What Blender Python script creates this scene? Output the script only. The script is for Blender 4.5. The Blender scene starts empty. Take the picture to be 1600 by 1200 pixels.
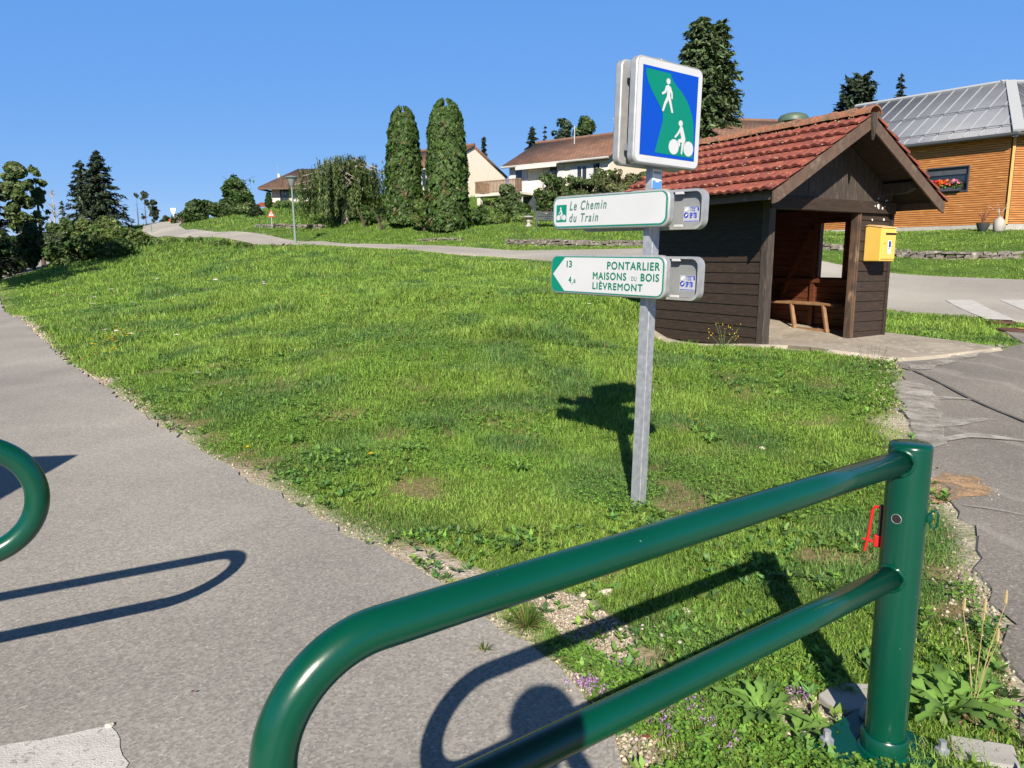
import bpy, math, random
import numpy as np
from mathutils import Vector, Matrix

scene = bpy.context.scene
R = math.radians
SUN_EL, SUN_AZ = R(32.6), R(4.6)          # height of the sun; it stands behind the viewer, a little to the left

# ---------------------------------------------------------------- camera, sky, sun, exposure
PITCH, EYE, FPX = R(9.4), 1.6, 1155.0
cd = bpy.data.cameras.new('camera'); cam = bpy.data.objects.new('camera', cd)
scene.collection.objects.link(cam); scene.camera = cam
cam.location = (0, 0, EYE); cam.rotation_euler = (math.pi/2 - PITCH, 0, 0)
cd.sensor_width = 36.0; cd.lens = FPX/1600*36; cd.clip_start = 0.05; cd.clip_end = 4000

world = bpy.data.worlds.new('World'); scene.world = world; world.use_nodes = True
wn = world.node_tree.nodes; wl = world.node_tree.links
sky = wn.new('ShaderNodeTexSky'); sky.sky_type = 'NISHITA'; sky.sun_disc = False
sky.sun_elevation = SUN_EL; sky.sun_rotation = math.pi + SUN_AZ
sky.air_density = 1.0; sky.dust_density = 0.0; sky.ozone_density = 10.0; sky.altitude = 2500
# the photograph's clear sky is an even blue: damp the pale horizon of the model and add a constant blue
tint = wn.new('ShaderNodeMix'); tint.data_type = 'RGBA'; tint.blend_type = 'MULTIPLY'; tint.inputs[0].default_value = 1; tint.inputs[7].default_value = (.72, .40, .15, 1)
plus = wn.new('ShaderNodeMix'); plus.data_type = 'RGBA'; plus.blend_type = 'ADD'; plus.inputs[0].default_value = 1; plus.clamp_result = False; plus.inputs[7].default_value = (.46, 1.83, 5.3, 1)
tcw = wn.new('ShaderNodeTexCoord'); sepw = wn.new('ShaderNodeSeparateXYZ'); wl.new(tcw.outputs['Generated'], sepw.inputs[0])
fade = wn.new('ShaderNodeMapRange'); fade.inputs[1].default_value = .30; fade.inputs[2].default_value = .75; fade.inputs[3].default_value = 1; fade.inputs[4].default_value = .12
wl.new(sepw.outputs['Z'], fade.inputs[0]); wl.new(fade.outputs[0], plus.inputs[0])          # a clear sky darkens towards the zenith
wl.new(sky.outputs[0], tint.inputs[6]); wl.new(tint.outputs[2], plus.inputs[6]); wl.new(plus.outputs[2], wn['Background'].inputs[0])
wn['Background'].inputs[1].default_value = 0.081

sd = bpy.data.lights.new('sun', 'SUN'); sun = bpy.data.objects.new('sun', sd); scene.collection.objects.link(sun)
sd.energy = 5.0; sd.angle = R(0.5); sd.color = (1.0, 0.90, 0.76)
to_sun = Vector((-math.sin(SUN_AZ)*math.cos(SUN_EL), -math.cos(SUN_AZ)*math.cos(SUN_EL), math.sin(SUN_EL)))
sun.rotation_euler = to_sun.to_track_quat('Z', 'Y').to_euler(); sun.location = (-5, -30, 25)
vs = scene.view_settings
vs.view_transform = 'Standard'; vs.look = 'None'; vs.exposure = 0.8; vs.gamma = 1.0; vs.use_curve_mapping = False
scene.cycles.max_bounces = 6; scene.cycles.transparent_max_bounces = 8
scene.cycles.use_denoising = True

random.seed(7); rng = np.random.default_rng(7)

# ---------------------------------------------------------------- surveying: bearings and depths from the eye point
def at(px, py, d):
    x = (px-800)/FPX; y = (600-py)/FPX
    k = math.cos(PITCH) + y*math.sin(PITCH); v = -math.sin(PITCH) + y*math.cos(PITCH)
    return (x/k*d, d, EYE + v/k*d)
def brg(px, d): return (px-800)/1171.0*d

# ---------------------------------------------------------------- terrain
CP = [(0,0,0),(-4,0,0),(4,0,0),(0,-8,0),(-10,-5,0),(12,-5,0),(-6,3,0),(0,2.5,0),(2,2.5,0),(4,3,0),(8,3,0),
      (-.6,3.8,0),(.8,4.6,.03),(-3.5,7.1,0),(-7.3,11.9,0),(-9,6,-.05),(-16,23,.05),(-20,15,0),(3,4.7,0),(3.6,6.3,.01),(5.8,10.6,.2),(9,7,.05),(13,7,.1)]
for px, py, d in [(800,640,7.6),(500,640,7.4),(640,560,9.6),(500,520,12),(500,450,20),(500,410,29),(500,389,35.5),(500,384,39.5),(500,379,44),(462,383.5,42.5),(462,378.5,46.5),(330,372,51),(600,387,37),(600,382.5,40.5),
                  (200,480,19),(200,440,28),(200,418,36),(255,387,45),(305,371,55),(330,366.6,56),(290,361.5,66),(268,367,63),(238,361.5,72),(221,355,82),(240,350,93),(280,355,74),(282,350.5,83),(292,347,95),
                  (800,500,12.6),(800,450,19),(800,412,27),(800,400,30.5),(800,394,34),(960,482,14.2),(650,389.5,34.5),(650,384,38.5),
                  (1190,543,11.4),(1020,533,13.2),(1380,528,12.9),(1560,548,11.2),(1390,484,17.4),(1390,429,24.5),(1600,440,22),(1600,512,14.3),(1532,501,15),(1478,472,18),
                  (1500,405,26),(1500,363,31.5),(1400,364,34),(860,386,35),(860,361,42),(826,354,44),(840,337,54),(760,308,62),(700,366,44),(622,352,47),(600,371,46),
                  (545,347,52),(450,341,58),(340,346,70),(430,324,80),(0,442,45),(64,421,62),(20,415,70),(1000,380,36),(1100,350,50),(1180,395,27)]:
    CP.append(at(px, py, d))
CP += [(-60,60,1.0),(-70,100,2.5),(-38,100,6.9),(-20,100,8.5),(5,100,9),(40,100,9),(45,40,3.4),(45,15,.6),(30,20,1.0),(-60,20,.2)]
CP = np.array(CP)
def _u(r2): return np.where(r2 > 1e-12, 0.5*r2*np.log(np.maximum(r2, 1e-12)), 0)
_n = len(CP)
_K = _u(((CP[:, None, :2]-CP[None, :, :2])**2).sum(-1)) + np.eye(_n)*0.08
_P = np.c_[np.ones(_n), CP[:, :2]]
_S = np.linalg.solve(np.block([[_K, _P], [_P.T, np.zeros((3, 3))]]), np.r_[CP[:, 2], 0, 0, 0])
def H(x, y):
    x = np.atleast_1d(np.asarray(x, float)); y = np.atleast_1d(np.asarray(y, float))
    xc = np.clip(x, -70, 45); yc = np.clip(y, -8, 100)
    out = np.empty(x.shape); xf, yf, of = xc.ravel(), yc.ravel(), out.ravel()
    for i in range(0, xf.size, 20000):
        q = np.c_[xf[i:i+20000], yf[i:i+20000]]
        of[i:i+20000] = _u(((q[:, None]-CP[None, :, :2])**2).sum(-1)) @ _S[:_n] + _S[_n] + q @ _S[_n+1:]
    return of.reshape(x.shape)
def h1(x, y): return float(H(x, y)[0])
def spot(px, d): x = brg(px, d); return (x, d, h1(x, d))

def noise2(x, y, s, seed=0):
    x = np.asarray(x)/s; y = np.asarray(y)/s
    xi = np.floor(x).astype(np.int64); yi = np.floor(y).astype(np.int64); fx = x-xi; fy = y-yi
    fx = fx*fx*(3-2*fx); fy = fy*fy*(3-2*fy)
    def hh(a, b):
        n = (a*374761393 + b*668265263 + seed*974711) & 0x7fffffff
        n = ((n ^ (n >> 13))*1274126177) & 0x7fffffff
        return ((n ^ (n >> 16)) & 0xffff)/65535.0
    return (hh(xi, yi)*(1-fx)+hh(xi+1, yi)*fx)*(1-fy) + (hh(xi, yi+1)*(1-fx)+hh(xi+1, yi+1)*fx)*fy

# ---------------------------------------------------------------- materials
def mat(name, c1, c2=None, scale=8, rough=.7, metal=0, bump=0, bscale=None, coords='Object', spec=.5, detail=6, lo=.35, hi=.65, stretch=None, c3=None, s3=60, t3=(.62,.7), coat=0):
    m = bpy.data.materials.new(name); m.use_nodes = True
    nt = m.node_tree; n = nt.nodes; l = nt.links; b = n['Principled BSDF']
    b.inputs['Roughness'].default_value = rough; b.inputs['Metallic'].default_value = metal
    b.inputs['Specular IOR Level'].default_value = spec; b.inputs['Coat Weight'].default_value = coat
    b.inputs['Base Color'].default_value = (*c1, 1)
    if c2 is None and not bump: return m
    tc = n.new('ShaderNodeTexCoord'); mp = n.new('ShaderNodeMapping'); l.new(tc.outputs[coords], mp.inputs[0])
    if stretch: mp.inputs['Scale'].default_value = stretch
    if c2 is not None:
        nz = n.new('ShaderNodeTexNoise'); nz.inputs['Scale'].default_value = scale; nz.inputs['Detail'].default_value = detail
        l.new(mp.outputs[0], nz.inputs['Vector'])
        cr = n.new('ShaderNodeValToRGB'); cr.color_ramp.elements[0].position = lo; cr.color_ramp.elements[1].position = hi
        cr.color_ramp.elements[0].color = (*c1, 1); cr.color_ramp.elements[1].color = (*c2, 1)
        l.new(nz.outputs[0], cr.inputs[0]); out = cr.outputs[0]
        if c3 is not None:
            n3 = n.new('ShaderNodeTexNoise'); n3.inputs['Scale'].default_value = s3; n3.inputs['Detail'].default_value = 4
            l.new(mp.outputs[0], n3.inputs['Vector'])
            r3 = n.new('ShaderNodeMapRange'); r3.inputs[1].default_value = t3[0]; r3.inputs[2].default_value = t3[1]
            l.new(n3.outputs[0], r3.inputs[0])
            mx = n.new('ShaderNodeMix'); mx.data_type = 'RGBA'; l.new(r3.outputs[0], mx.inputs[0]); l.new(out, mx.inputs[6]); mx.inputs[7].default_value = (*c3, 1)
            out = mx.outputs[2]
        l.new(out, b.inputs['Base Color'])
    if bump:
        nb = n.new('ShaderNodeTexNoise'); nb.inputs['Scale'].default_value = bscale or scale*4; nb.inputs['Detail'].default_value = 5
        l.new(mp.outputs[0], nb.inputs['Vector'])
        bp = n.new('ShaderNodeBump'); bp.inputs['Strength'].default_value = bump; bp.inputs['Distance'].default_value = .02
        l.new(nb.outputs[0], bp.inputs['Height']); l.new(bp.outputs[0], b.inputs['Normal'])
    return m

def leafmat(name, trans=.3, rough=.55, spec=.35, tint=(1.25, 1.15, .6)):
    m = bpy.data.materials.new(name); m.use_nodes = True
    nt = m.node_tree; n = nt.nodes; l = nt.links; b = n['Principled BSDF']
    a = n.new('ShaderNodeAttribute'); a.attribute_name = 'col'
    b.inputs['Roughness'].default_value = rough; b.inputs['Specular IOR Level'].default_value = spec
    l.new(a.outputs['Color'], b.inputs['Base Color'])
    t = n.new('ShaderNodeBsdfTranslucent'); mu = n.new('ShaderNodeMix'); mu.data_type = 'RGBA'; mu.blend_type = 'MULTIPLY'
    mu.inputs[0].default_value = 1; mu.inputs[7].default_value = (*tint, 1); l.new(a.outputs['Color'], mu.inputs[6]); l.new(mu.outputs[2], t.inputs[0])
    s = n.new('ShaderNodeMixShader'); s.inputs[0].default_value = trans
    l.new(b.outputs[0], s.inputs[1]); l.new(t.outputs[0], s.inputs[2]); l.new(s.outputs[0], n['Material Output'].inputs[0])
    return m

def asphalt(name, base, dark, pale, streak=0):
    m = bpy.data.materials.new(name); m.use_nodes = True
    nt = m.node_tree; n = nt.nodes; l = nt.links; b = n['Principled BSDF']; b.inputs['Roughness'].default_value = .85
    b.inputs['Specular IOR Level'].default_value = .3
    tc = n.new('ShaderNodeTexCoord')
    def nz(sc, det=5, ro=.6):
        k = n.new('ShaderNodeTexNoise'); k.inputs['Scale'].default_value = sc; k.inputs['Detail'].default_value = det; k.inputs['Roughness'].default_value = ro
        l.new(tc.outputs['Object'], k.inputs[0]); return k.outputs[0]
    def ramp(i, a, c, p, q):
        k = n.new('ShaderNodeValToRGB'); k.color_ramp.elements[0].position = p; k.color_ramp.elements[1].position = q
        k.color_ramp.elements[0].color = (*a, 1); k.color_ramp.elements[1].color = (*c, 1); l.new(i, k.inputs[0]); return k.outputs[0]
    def mix(t, x, y, f=1, mode='MIX'):
        k = n.new('ShaderNodeMix'); k.data_type = 'RGBA'; k.blend_type = mode
        if isinstance(t, float): k.inputs[0].default_value = t
        else: l.new(t, k.inputs[0])
        l.new(x, k.inputs[6]); l.new(y, k.inputs[7]); return k.outputs[2]
    big = ramp(nz(.55, 6), dark, base, .3, .62)
    vo = n.new('ShaderNodeTexVoronoi'); vo.inputs['Scale'].default_value = 95; l.new(tc.outputs['Object'], vo.inputs[0])
    g = n.new('ShaderNodeSeparateColor'); l.new(vo.outputs['Color'], g.inputs[0])
    speck = ramp(g.outputs[0], (.80, .80, .81), (1.20, 1.19, 1.17), .05, .86)
    c = mix(1.0, big, speck, mode='MULTIPLY')
    chips = n.new('ShaderNodeMapRange'); chips.inputs[1].default_value = .90; chips.inputs[2].default_value = .97; chips.inputs[4].default_value = .28; l.new(g.outputs[1], chips.inputs[0])
    cv = n.new('ShaderNodeRGB'); cv.outputs[0].default_value = (.62, .60, .56, 1); c = mix(chips.outputs[0], c, cv.outputs[0])
    slow = ramp(nz(.16, 3), (.86, .86, .87), (1.12, 1.11, 1.09), .35, .65); c = mix(1.0, c, slow, mode='MULTIPLY')
    fine = ramp(nz(320, 2), (.82, .82, .82), (1.18, 1.18, 1.18), .35, .65); c = mix(1.0, c, fine, mode='MULTIPLY')
    if streak:
        w = n.new('ShaderNodeTexWave'); w.inputs['Scale'].default_value = .32; w.inputs['Distortion'].default_value = 9; w.inputs['Detail'].default_value = 4; w.inputs['Detail Scale'].default_value = 1.3
        l.new(tc.outputs['Object'], w.inputs[0])
        r = n.new('ShaderNodeMapRange'); r.inputs[1].default_value = .93; r.inputs[2].default_value = 1.0; r.inputs[4].default_value = streak; l.new(w.outputs[1], r.inputs[0])
        rgb = n.new('ShaderNodeRGB'); rgb.outputs[0].default_value = (*pale, 1); c = mix(r.outputs[0], c, rgb.outputs[0])
    l.new(c, b.inputs['Base Color'])
    bp = n.new('ShaderNodeBump'); bp.inputs['Strength'].default_value = .16; bp.inputs['Distance'].default_value = .004
    l.new(vo.outputs['Distance'], bp.inputs['Height']); l.new(bp.outputs[0], b.inputs['Normal'])
    return m

M = {}
M['path'] = asphalt('path_asphalt', (.302, .288, .265), (.225, .214, .198), (.4, .4, .38))
M['drive'] = asphalt('drive_asphalt', (.23, .213, .192), (.165, .153, .14), (.36, .345, .32), .3)
M['road'] = asphalt('road_asphalt', (.33, .315, .29), (.29, .275, .25), (.4, .4, .38))
M['paint'] = mat('road_paint', (.52, .51, .485), (.43, .42, .40), 14, .8, bump=.3, bscale=160, c3=(.3, .29, .28), s3=45, t3=(.6, .66))
M['zebra'] = mat('worn_zebra_paint', (.48, .47, .455), (.40, .39, .375), 6, .8)
M['concrete'] = mat('concrete', (.34, .30, .245), (.25, .22, .18), 2.2, .9, bump=.3, bscale=60, c3=(.46, .43, .37), s3=9, t3=(.55, .7))
M['galv'] = mat('galvanised_steel', (.41, .43, .46), (.30, .32, .36), 30, .48, .45, bump=.06, bscale=90)
M['alu'] = mat('brushed_aluminium', (.42, .43, .44), (.35, .36, .37), 20, .4, .4)
M['alu_in'] = mat('dull_aluminium', (.27, .285, .30), (.22, .235, .25), 8, .55, .2)
M['white_sign'] = mat('white_sign_film', (.50, .515, .54), (.475, .49, .515), 5, .35)
M['blue_sign'] = mat('blue_sign_film', (.0, .052, .42), None, rough=.35)
M['green_sign'] = mat('green_sign_film', (.0, .18, .12), None, rough=.35)
M['dark_green_txt'] = mat('dark_green_letters', (.0, .155, .092), None, rough=.4)
M['grey_green_txt'] = mat('grey_green_letters', (.06, .16, .13), None, rough=.4)
M['blue_ink'] = mat('blue_ink', (.02, .04, .4), None, rough=.5)
M['sticker_white'] = mat('white_sticker', (.75, .76, .78), None, rough=.5)
M['green_paint'] = mat('green_gloss_paint', (.0, .054, .032), (.0, .047, .028), 3, .26, coat=.15, spec=.5, bump=.02, bscale=40, c3=(.20, .27, .22), s3=55, t3=(.765, .775))
M['red_paint'] = mat('red_paint', (.52, .012, .012), (.42, .02, .015), 20, .4)
M['black'] = mat('dark_hole', (.012, .012, .012), None, rough=.8)
M['darkwood'] = mat('stained_dark_wood', (.037, .0215, .013), (.020, .012, .008), 5, .78, bump=.35, bscale=12, stretch=(1, 1, 9), c3=(.055, .042, .033), s3=6, t3=(.6, .75))
M['gablewood'] = mat('weathered_gable_wood', (.062, .048, .039), (.034, .026, .022), 6, .75, bump=.3, bscale=10, stretch=(9, 9, .8), c3=(.13, .1, .078), s3=5, t3=(.58, .72))
M['barge'] = mat('brown_barge_board', (.115, .074, .05), (.075, .048, .035), 5, .7, bump=.2, bscale=14, c3=(.16, .12, .09), s3=5, t3=(.58, .75))
M['redwood'] = mat('varnished_inner_wood', (.125, .036, .014), (.075, .022, .009), 4, .6, bump=.25, bscale=8, stretch=(1, 1, 10))
M['oldwood'] = mat('worn_bench_wood', (.28, .16, .08), (.18, .095, .045), 6, .7, bump=.3, bscale=14)
M['yellow'] = mat('yellow_enamel', (.70, .47, .105), (.65, .43, .09), 3, .4)
M['yellow_top'] = mat('weathered_yellow_lid', (.72, .46, .16), (.5, .36, .22), 14, .6)
M['tile'] = mat('red_clay_tiles', (.235, .064, .042), (.15, .042, .034), 3.2, .75, bump=.25, bscale=40, c3=(.33, .11, .06), s3=8, t3=(.55, .7))
M['ridge'] = mat('mossy_ridge_tiles', (.32, .12, .065), (.16, .10, .06), 9, .85, bump=.4, bscale=40, c3=(.34, .26, .18), s3=25, t3=(.58, .66))
M['white_spot'] = mat('white_spots', (.75, .74, .70), None, rough=.8)
M['soil'] = mat('soil', (.2, .145, .09), (.13, .1, .065), 12, .95)

def house_tile(name, a, b_, sx=3.2, sy=3.2):
    m = bpy.data.materials.new(name); m.use_nodes = True; nt = m.node_tree; n = nt.nodes; l = nt.links; b = n['Principled BSDF']; b.inputs['Roughness'].default_value = .85
    tc = n.new('ShaderNodeTexCoord'); br = n.new('ShaderNodeTexBrick')
    uv = n.new('ShaderNodeUVMap'); uv.uv_map = 'uv'
    l.new(uv.outputs[0], br.inputs[0]); br.inputs['Color1'].default_value = (*a, 1); br.inputs['Color2'].default_value = (*b_, 1)
    br.inputs['Mortar'].default_value = tuple(v*.55 for v in a)+(1,); br.inputs['Scale'].default_value = 1; br.inputs['Mortar Size'].default_value = .03
    br.inputs['Brick Width'].default_value = .3; br.inputs['Row Height'].default_value = .33; br.inputs['Mortar Smooth'].default_value = .3
    nz = n.new('ShaderNodeTexNoise'); nz.inputs['Scale'].default_value = .9; l.new(uv.outputs[0], nz.inputs[0])
    mx = n.new('ShaderNodeMix'); mx.data_type = 'RGBA'; mx.blend_type = 'MULTIPLY'; mx.inputs[0].default_value = .7
    cr = n.new('ShaderNodeValToRGB'); cr.color_ramp.elements[0].position = .35; cr.color_ramp.elements[0].color = (.68, .66, .64, 1); cr.color_ramp.elements[1].position = .65; cr.color_ramp.elements[1].color = (1.12, 1.08, 1.05, 1)
    l.new(nz.outputs[0], cr.inputs[0]); l.new(br.outputs[0], mx.inputs[6]); l.new(cr.outputs[0], mx.inputs[7]); l.new(mx.outputs[2], b.inputs['Base Color'])
    bp = n.new('ShaderNodeBump'); bp.inputs['Strength'].default_value = .5; bp.inputs['Distance'].default_value = .03; bp.invert = True
    l.new(br.outputs['Fac'], bp.inputs['Height']); l.new(bp.outputs[0], b.inputs['Normal'])
    return m
M['roof_brown'] = house_tile('brown_roof_tiles', (.20, .108, .075), (.15, .084, .062))
M['roof_dark'] = house_tile('dull_brown_roof_tiles', (.15, .085, .06), (.12, .07, .05))
M['roof_old'] = house_tile('old_brown_roof_tiles', (.22, .13, .092), (.165, .096, .07))
M['render_cream'] = mat('cream_render', (.76, .69, .59), (.72, .65, .55), 2, .9)
M['render_white'] = mat('white_render', (.54, .52, .49), (.50, .48, .455), 2, .9)
M['wall_grey'] = mat('grey_render', (.42, .41, .40), (.36, .35, .34), 2, .9)
M['shutter'] = mat('grey_shutters', (.48, .50, .52), None, rough=.6)
M['frame_white'] = mat('white_frames', (.58, .58, .57), None, rough=.5)
M['glass'] = mat('dark_window_glass', (.02, .024, .028), None, rough=.08, spec=.8)
M['awning'] = mat('white_awning_cloth', (.62, .60, .57), (.54, .49, .46), 30, .8, stretch=(1, .02, .02))
M['woodrail'] = mat('brown_railing_wood', (.25, .16, .10), (.17, .11, .07), 6, .8)
M['fenceslate'] = mat('dark_slate_panel', (.05, .06, .075), (.035, .042, .055), 3, .7)
M['zinc'] = mat('zinc_roof_sheet', (.165, .18, .215), (.145, .158, .19), 1.5, .6, .0)
M['zinc_pale'] = mat('pale_zinc_trim', (.34, .36, .39), None, rough=.55, metal=.0)
M['gutter'] = mat('dark_gutter', (.07, .075, .085), None, rough=.45, metal=.3)
M['larch'] = mat('larch_cladding', (.44, .185, .050), (.33, .125, .032), 3, .65, bump=.2, bscale=10, stretch=(.6, .6, 6), c3=(.58, .30, .10), s3=4, t3=(.55, .72))
M['larch_trim'] = mat('pale_larch_trim', (.56, .30, .10), None, rough=.6)
M['plinth'] = mat('pale_concrete_plinth', (.38, .37, .35), (.31, .30, .285), 4, .9)
M['stone'] = mat('rough_grey_stone', (.20, .18, .155), (.09, .082, .074), 7, .95, bump=.8, bscale=14, c3=(.34, .31, .27), s3=5, t3=(.55, .7))
M['rock'] = mat('pale_limestone', (.58, .53, .44), (.42, .37, .30), 20, .9, bump=.4, bscale=60)
M['bark'] = mat('tree_bark', (.10, .075, .055), (.06, .046, .036), 9, .95, bump=.6, bscale=20, stretch=(1, 1, .3))
M['bark_pale'] = mat('pale_birch_bark', (.42, .39, .35), (.14, .12, .10), 5, .9, bump=.3, bscale=20)
M['lamp_green'] = mat('grey_green_lamp_paint', (.16, .22, .19), None, rough=.45)
M['lamp_glass'] = mat('lamp_glass', (.22, .25, .27), None, rough=.2)
M['skin'] = mat('skin', (.45, .28, .2), None, rough=.6)
M['cloth'] = mat('blue_jacket_cloth', (.05, .08, .16), (.04, .06, .13), 30, .9)
M['trouser'] = mat('dark_trouser_cloth', (.05, .05, .055), None, rough=.9)
M['helmet'] = mat('white_helmet_shell', (.6, .6, .6), None, rough=.4)
M['leaf'] = leafmat('leaf'); M['needle'] = leafmat('needle', .12, .6, .25)
M['grassblade'] = leafmat('grass_blade', .35, .5, .3, (1.2, 1.2, .5))
M['petal'] = leafmat('petal', .2, .6, .2, (1, 1, 1))

# ---------------------------------------------------------------- object helpers
C = scene.collection
def link(o, parent=None):
    C.objects.link(o)
    if parent is not None: o.parent = parent
    return o
def tag(o, label=None, cat=None, group=None, kind=None):
    if label: o['label'] = label
    if cat: o['category'] = cat
    if group: o['group'] = group
    if kind: o['kind'] = kind
    return o
def empty(name, loc, rz, label, cat, group=None):
    o = bpy.data.objects.new(name, None); o.location = loc; o.rotation_euler = (0, 0, rz); o.empty_display_size = .2
    link(o); return tag(o, label, cat, group)
def copy_tree(o, parent=None):
    c = o.copy(); link(c); c.parent = parent
    for ch in list(o.children): copy_tree(ch, c)
    return c

class MB:
    def __init__(s): s.v = []; s.f = []; s.uv = []
    def add(s, vs_, fs):
        n = len(s.v); s.v += [tuple(v) for v in vs_]; s.f += [tuple(i+n for i in f) for f in fs]; return s
    def box(s, x0, x1, y0, y1, z0, z1, mtx=None):
        vs_ = [Vector((x, y, z)) for z in (z0, z1) for y in (y0, y1) for x in (x0, x1)]
        if mtx is not None: vs_ = [mtx @ v for v in vs_]
        return s.add(vs_, [(0, 2, 3, 1), (4, 5, 7, 6), (0, 1, 5, 4), (2, 6, 7, 3), (0, 4, 6, 2), (1, 3, 7, 5)])
    def beam(s, a, b, w, t, up=(0, 0, 1)):
        a = Vector(a); b = Vector(b); d = b-a; L = d.length; d.normalize(); up = Vector(up)
        x = d.cross(up)
        if x.length < 1e-4: x = d.cross(Vector((1, 0, 0)))
        x.normalize(); z = x.cross(d)
        m = Matrix(((x[0], d[0], z[0], a[0]), (x[1], d[1], z[1], a[1]), (x[2], d[2], z[2], a[2]), (0, 0, 0, 1)))
        return s.box(-w/2, w/2, 0, L, -t/2, t/2, m)
    def tube(s, pts, r, seg=12, caps=True, wob=0):
        pts = [Vector(p) for p in pts]; rr = r if isinstance(r, (list, tuple)) else [r]*len(pts)
        prev = None; rings = []
        for i, p in enumerate(pts):
            d = (pts[min(i+1, len(pts)-1)] - pts[max(i-1, 0)]).normalized()
            if prev is None:
                x = d.cross(Vector((0, 0, 1)))
                if x.length < 1e-3: x = d.cross(Vector((0, 1, 0)))
                x.normalize()
            else:
                x = prev - d*prev.dot(d); x.normalize()
            prev = x; y = d.cross(x); ring = []
            for k in range(seg):
                a = 2*math.pi*k/seg; q = rr[i]*(1+wob*random.uniform(-1, 1))
                ring.append(p + (x*math.cos(a)+y*math.sin(a))*q)
            rings.append(ring)
        vs_ = [v for rg in rings for v in rg]; fs = []
        for i in range(len(rings)-1):
            for k in range(seg):
                fs.append((i*seg+k, i*seg+(k+1) % seg, (i+1)*seg+(k+1) % seg, (i+1)*seg+k))
        if caps: fs += [tuple(range(seg))[::-1], tuple((len(rings)-1)*seg+k for k in range(seg))]
        return s.add(vs_, fs)
    def lathe(s, prof, seg=24, c=(0, 0, 0)):
        vs_ = []; fs = []
        for r, z in prof:
            for k in range(seg):
                a = 2*math.pi*k/seg; vs_.append((c[0]+r*math.cos(a), c[1]+r*math.sin(a), c[2]+z))
        for i in range(len(prof)-1):
            for k in range(seg): fs.append((i*seg+k, i*seg+(k+1) % seg, (i+1)*seg+(k+1) % seg, (i+1)*seg+k))
        fs += [tuple(range(seg))[::-1], tuple((len(prof)-1)*seg+k for k in range(seg))]
        return s.add(vs_, fs)
    def prism(s, poly, y0, y1, plane='xz'):
        n = len(poly)
        def pt(p, y): return (p[0], y, p[1]) if plane == 'xz' else ((p[0], p[1], y) if plane == 'xy' else (y, p[0], p[1]))
        vs_ = [pt(p, y0) for p in poly] + [pt(p, y1) for p in poly]
        fs = [tuple(range(n)), tuple(range(2*n-1, n-1, -1))] + [(i, i+n, (i+1) % n+n, (i+1) % n) for i in range(n)]
        return s.add(vs_, fs)
    def build(s, name, m, parent=None, smooth=False, bevel=0, loc=None, rz=0, seg=2):
        me = bpy.data.meshes.new(name); me.from_pydata(s.v, [], s.f); me.materials.append(m)
        import bmesh
        bm = bmesh.new(); bm.from_mesh(me); bmesh.ops.recalc_face_normals(bm, faces=bm.faces); bm.to_mesh(me); bm.free()
        if smooth:
            me.polygons.foreach_set('use_smooth', [True]*len(me.polygons))
            if smooth != 'all': me.set_sharp_from_angle(angle=R(40))
        o = bpy.data.objects.new(name, me); link(o, parent)
        if loc is not None: o.location = loc; o.rotation_euler = (0, 0, rz)
        if bevel:
            b = o.modifiers.new('bevel', 'BEVEL'); b.width = bevel; b.segments = seg; b.limit_method = 'ANGLE'; b.angle_limit = R(40); b.harden_normals = False
        return o

def npmesh(name, V, F, m, parent=None, col=None, smooth=False, uv=None):
    """V (n,3), F list of (k,n) index arrays"""
    me = bpy.data.meshes.new(name); V = np.asarray(V, np.float32)
    me.vertices.add(len(V)); me.vertices.foreach_set('co', V.ravel())
    idx = np.concatenate([f.ravel() for f in F]); cnt = np.concatenate([np.full(len(f), f.shape[1]) for f in F])
    me.loops.add(len(idx)); me.loops.foreach_set('vertex_index', idx.astype(np.int32))
    me.polygons.add(len(cnt)); st = np.r_[0, np.cumsum(cnt)[:-1]]
    me.polygons.foreach_set('loop_start', st.astype(np.int32)); me.polygons.foreach_set('loop_total', cnt.astype(np.int32))
    if smooth: me.polygons.foreach_set('use_smooth', np.ones(len(cnt), bool))
    me.update(calc_edges=True)
    if col is not None:
        a = me.color_attributes.new('col', 'FLOAT_COLOR', 'POINT')
        a.data.foreach_set('color', np.c_[col, np.ones(len(col))].astype(np.float32).ravel())
    if uv is not None:
        u = me.uv_layers.new(name='uv'); u.data.foreach_set('uv', np.asarray(uv, np.float32)[idx].ravel())
    me.materials.append(m); o = bpy.data.objects.new(name, me); link(o, parent); return o

def unit(a): return a/np.maximum(np.linalg.norm(a, axis=1, keepdims=True), 1e-9)
def leaves(name, P, N, size, aspect, col, m, parent=None, T=None):
    n = len(P); N = unit(N)
    if T is None: T = rng.normal(size=(n, 3))
    T = unit(T - N*(T*N).sum(1, keepdims=True)); B = np.cross(N, T)
    s = np.asarray(size).reshape(-1, 1)*.5; w = s*aspect
    V = np.stack([P-T*s, P+B*w-T*s*.1+N*s*.15, P+T*s, P-B*w-T*s*.1+N*s*.15], 1).reshape(-1, 3)
    F = np.arange(4*n).reshape(n, 4)
    return npmesh(name, V, [F], m, parent, np.repeat(col, 4, 0))
def shade(base, n, v=.25, alt=None, pa=.2):
    base = np.array(base); c = np.tile(base, (n, 1))
    if alt is not None:
        k = rng.random(n) < pa; c[k] = np.array(alt)
    return np.clip(c*(1+rng.normal(size=(n, 1))*v)*(1+rng.normal(size=(n, 3))*.06), .004, .9)

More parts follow.
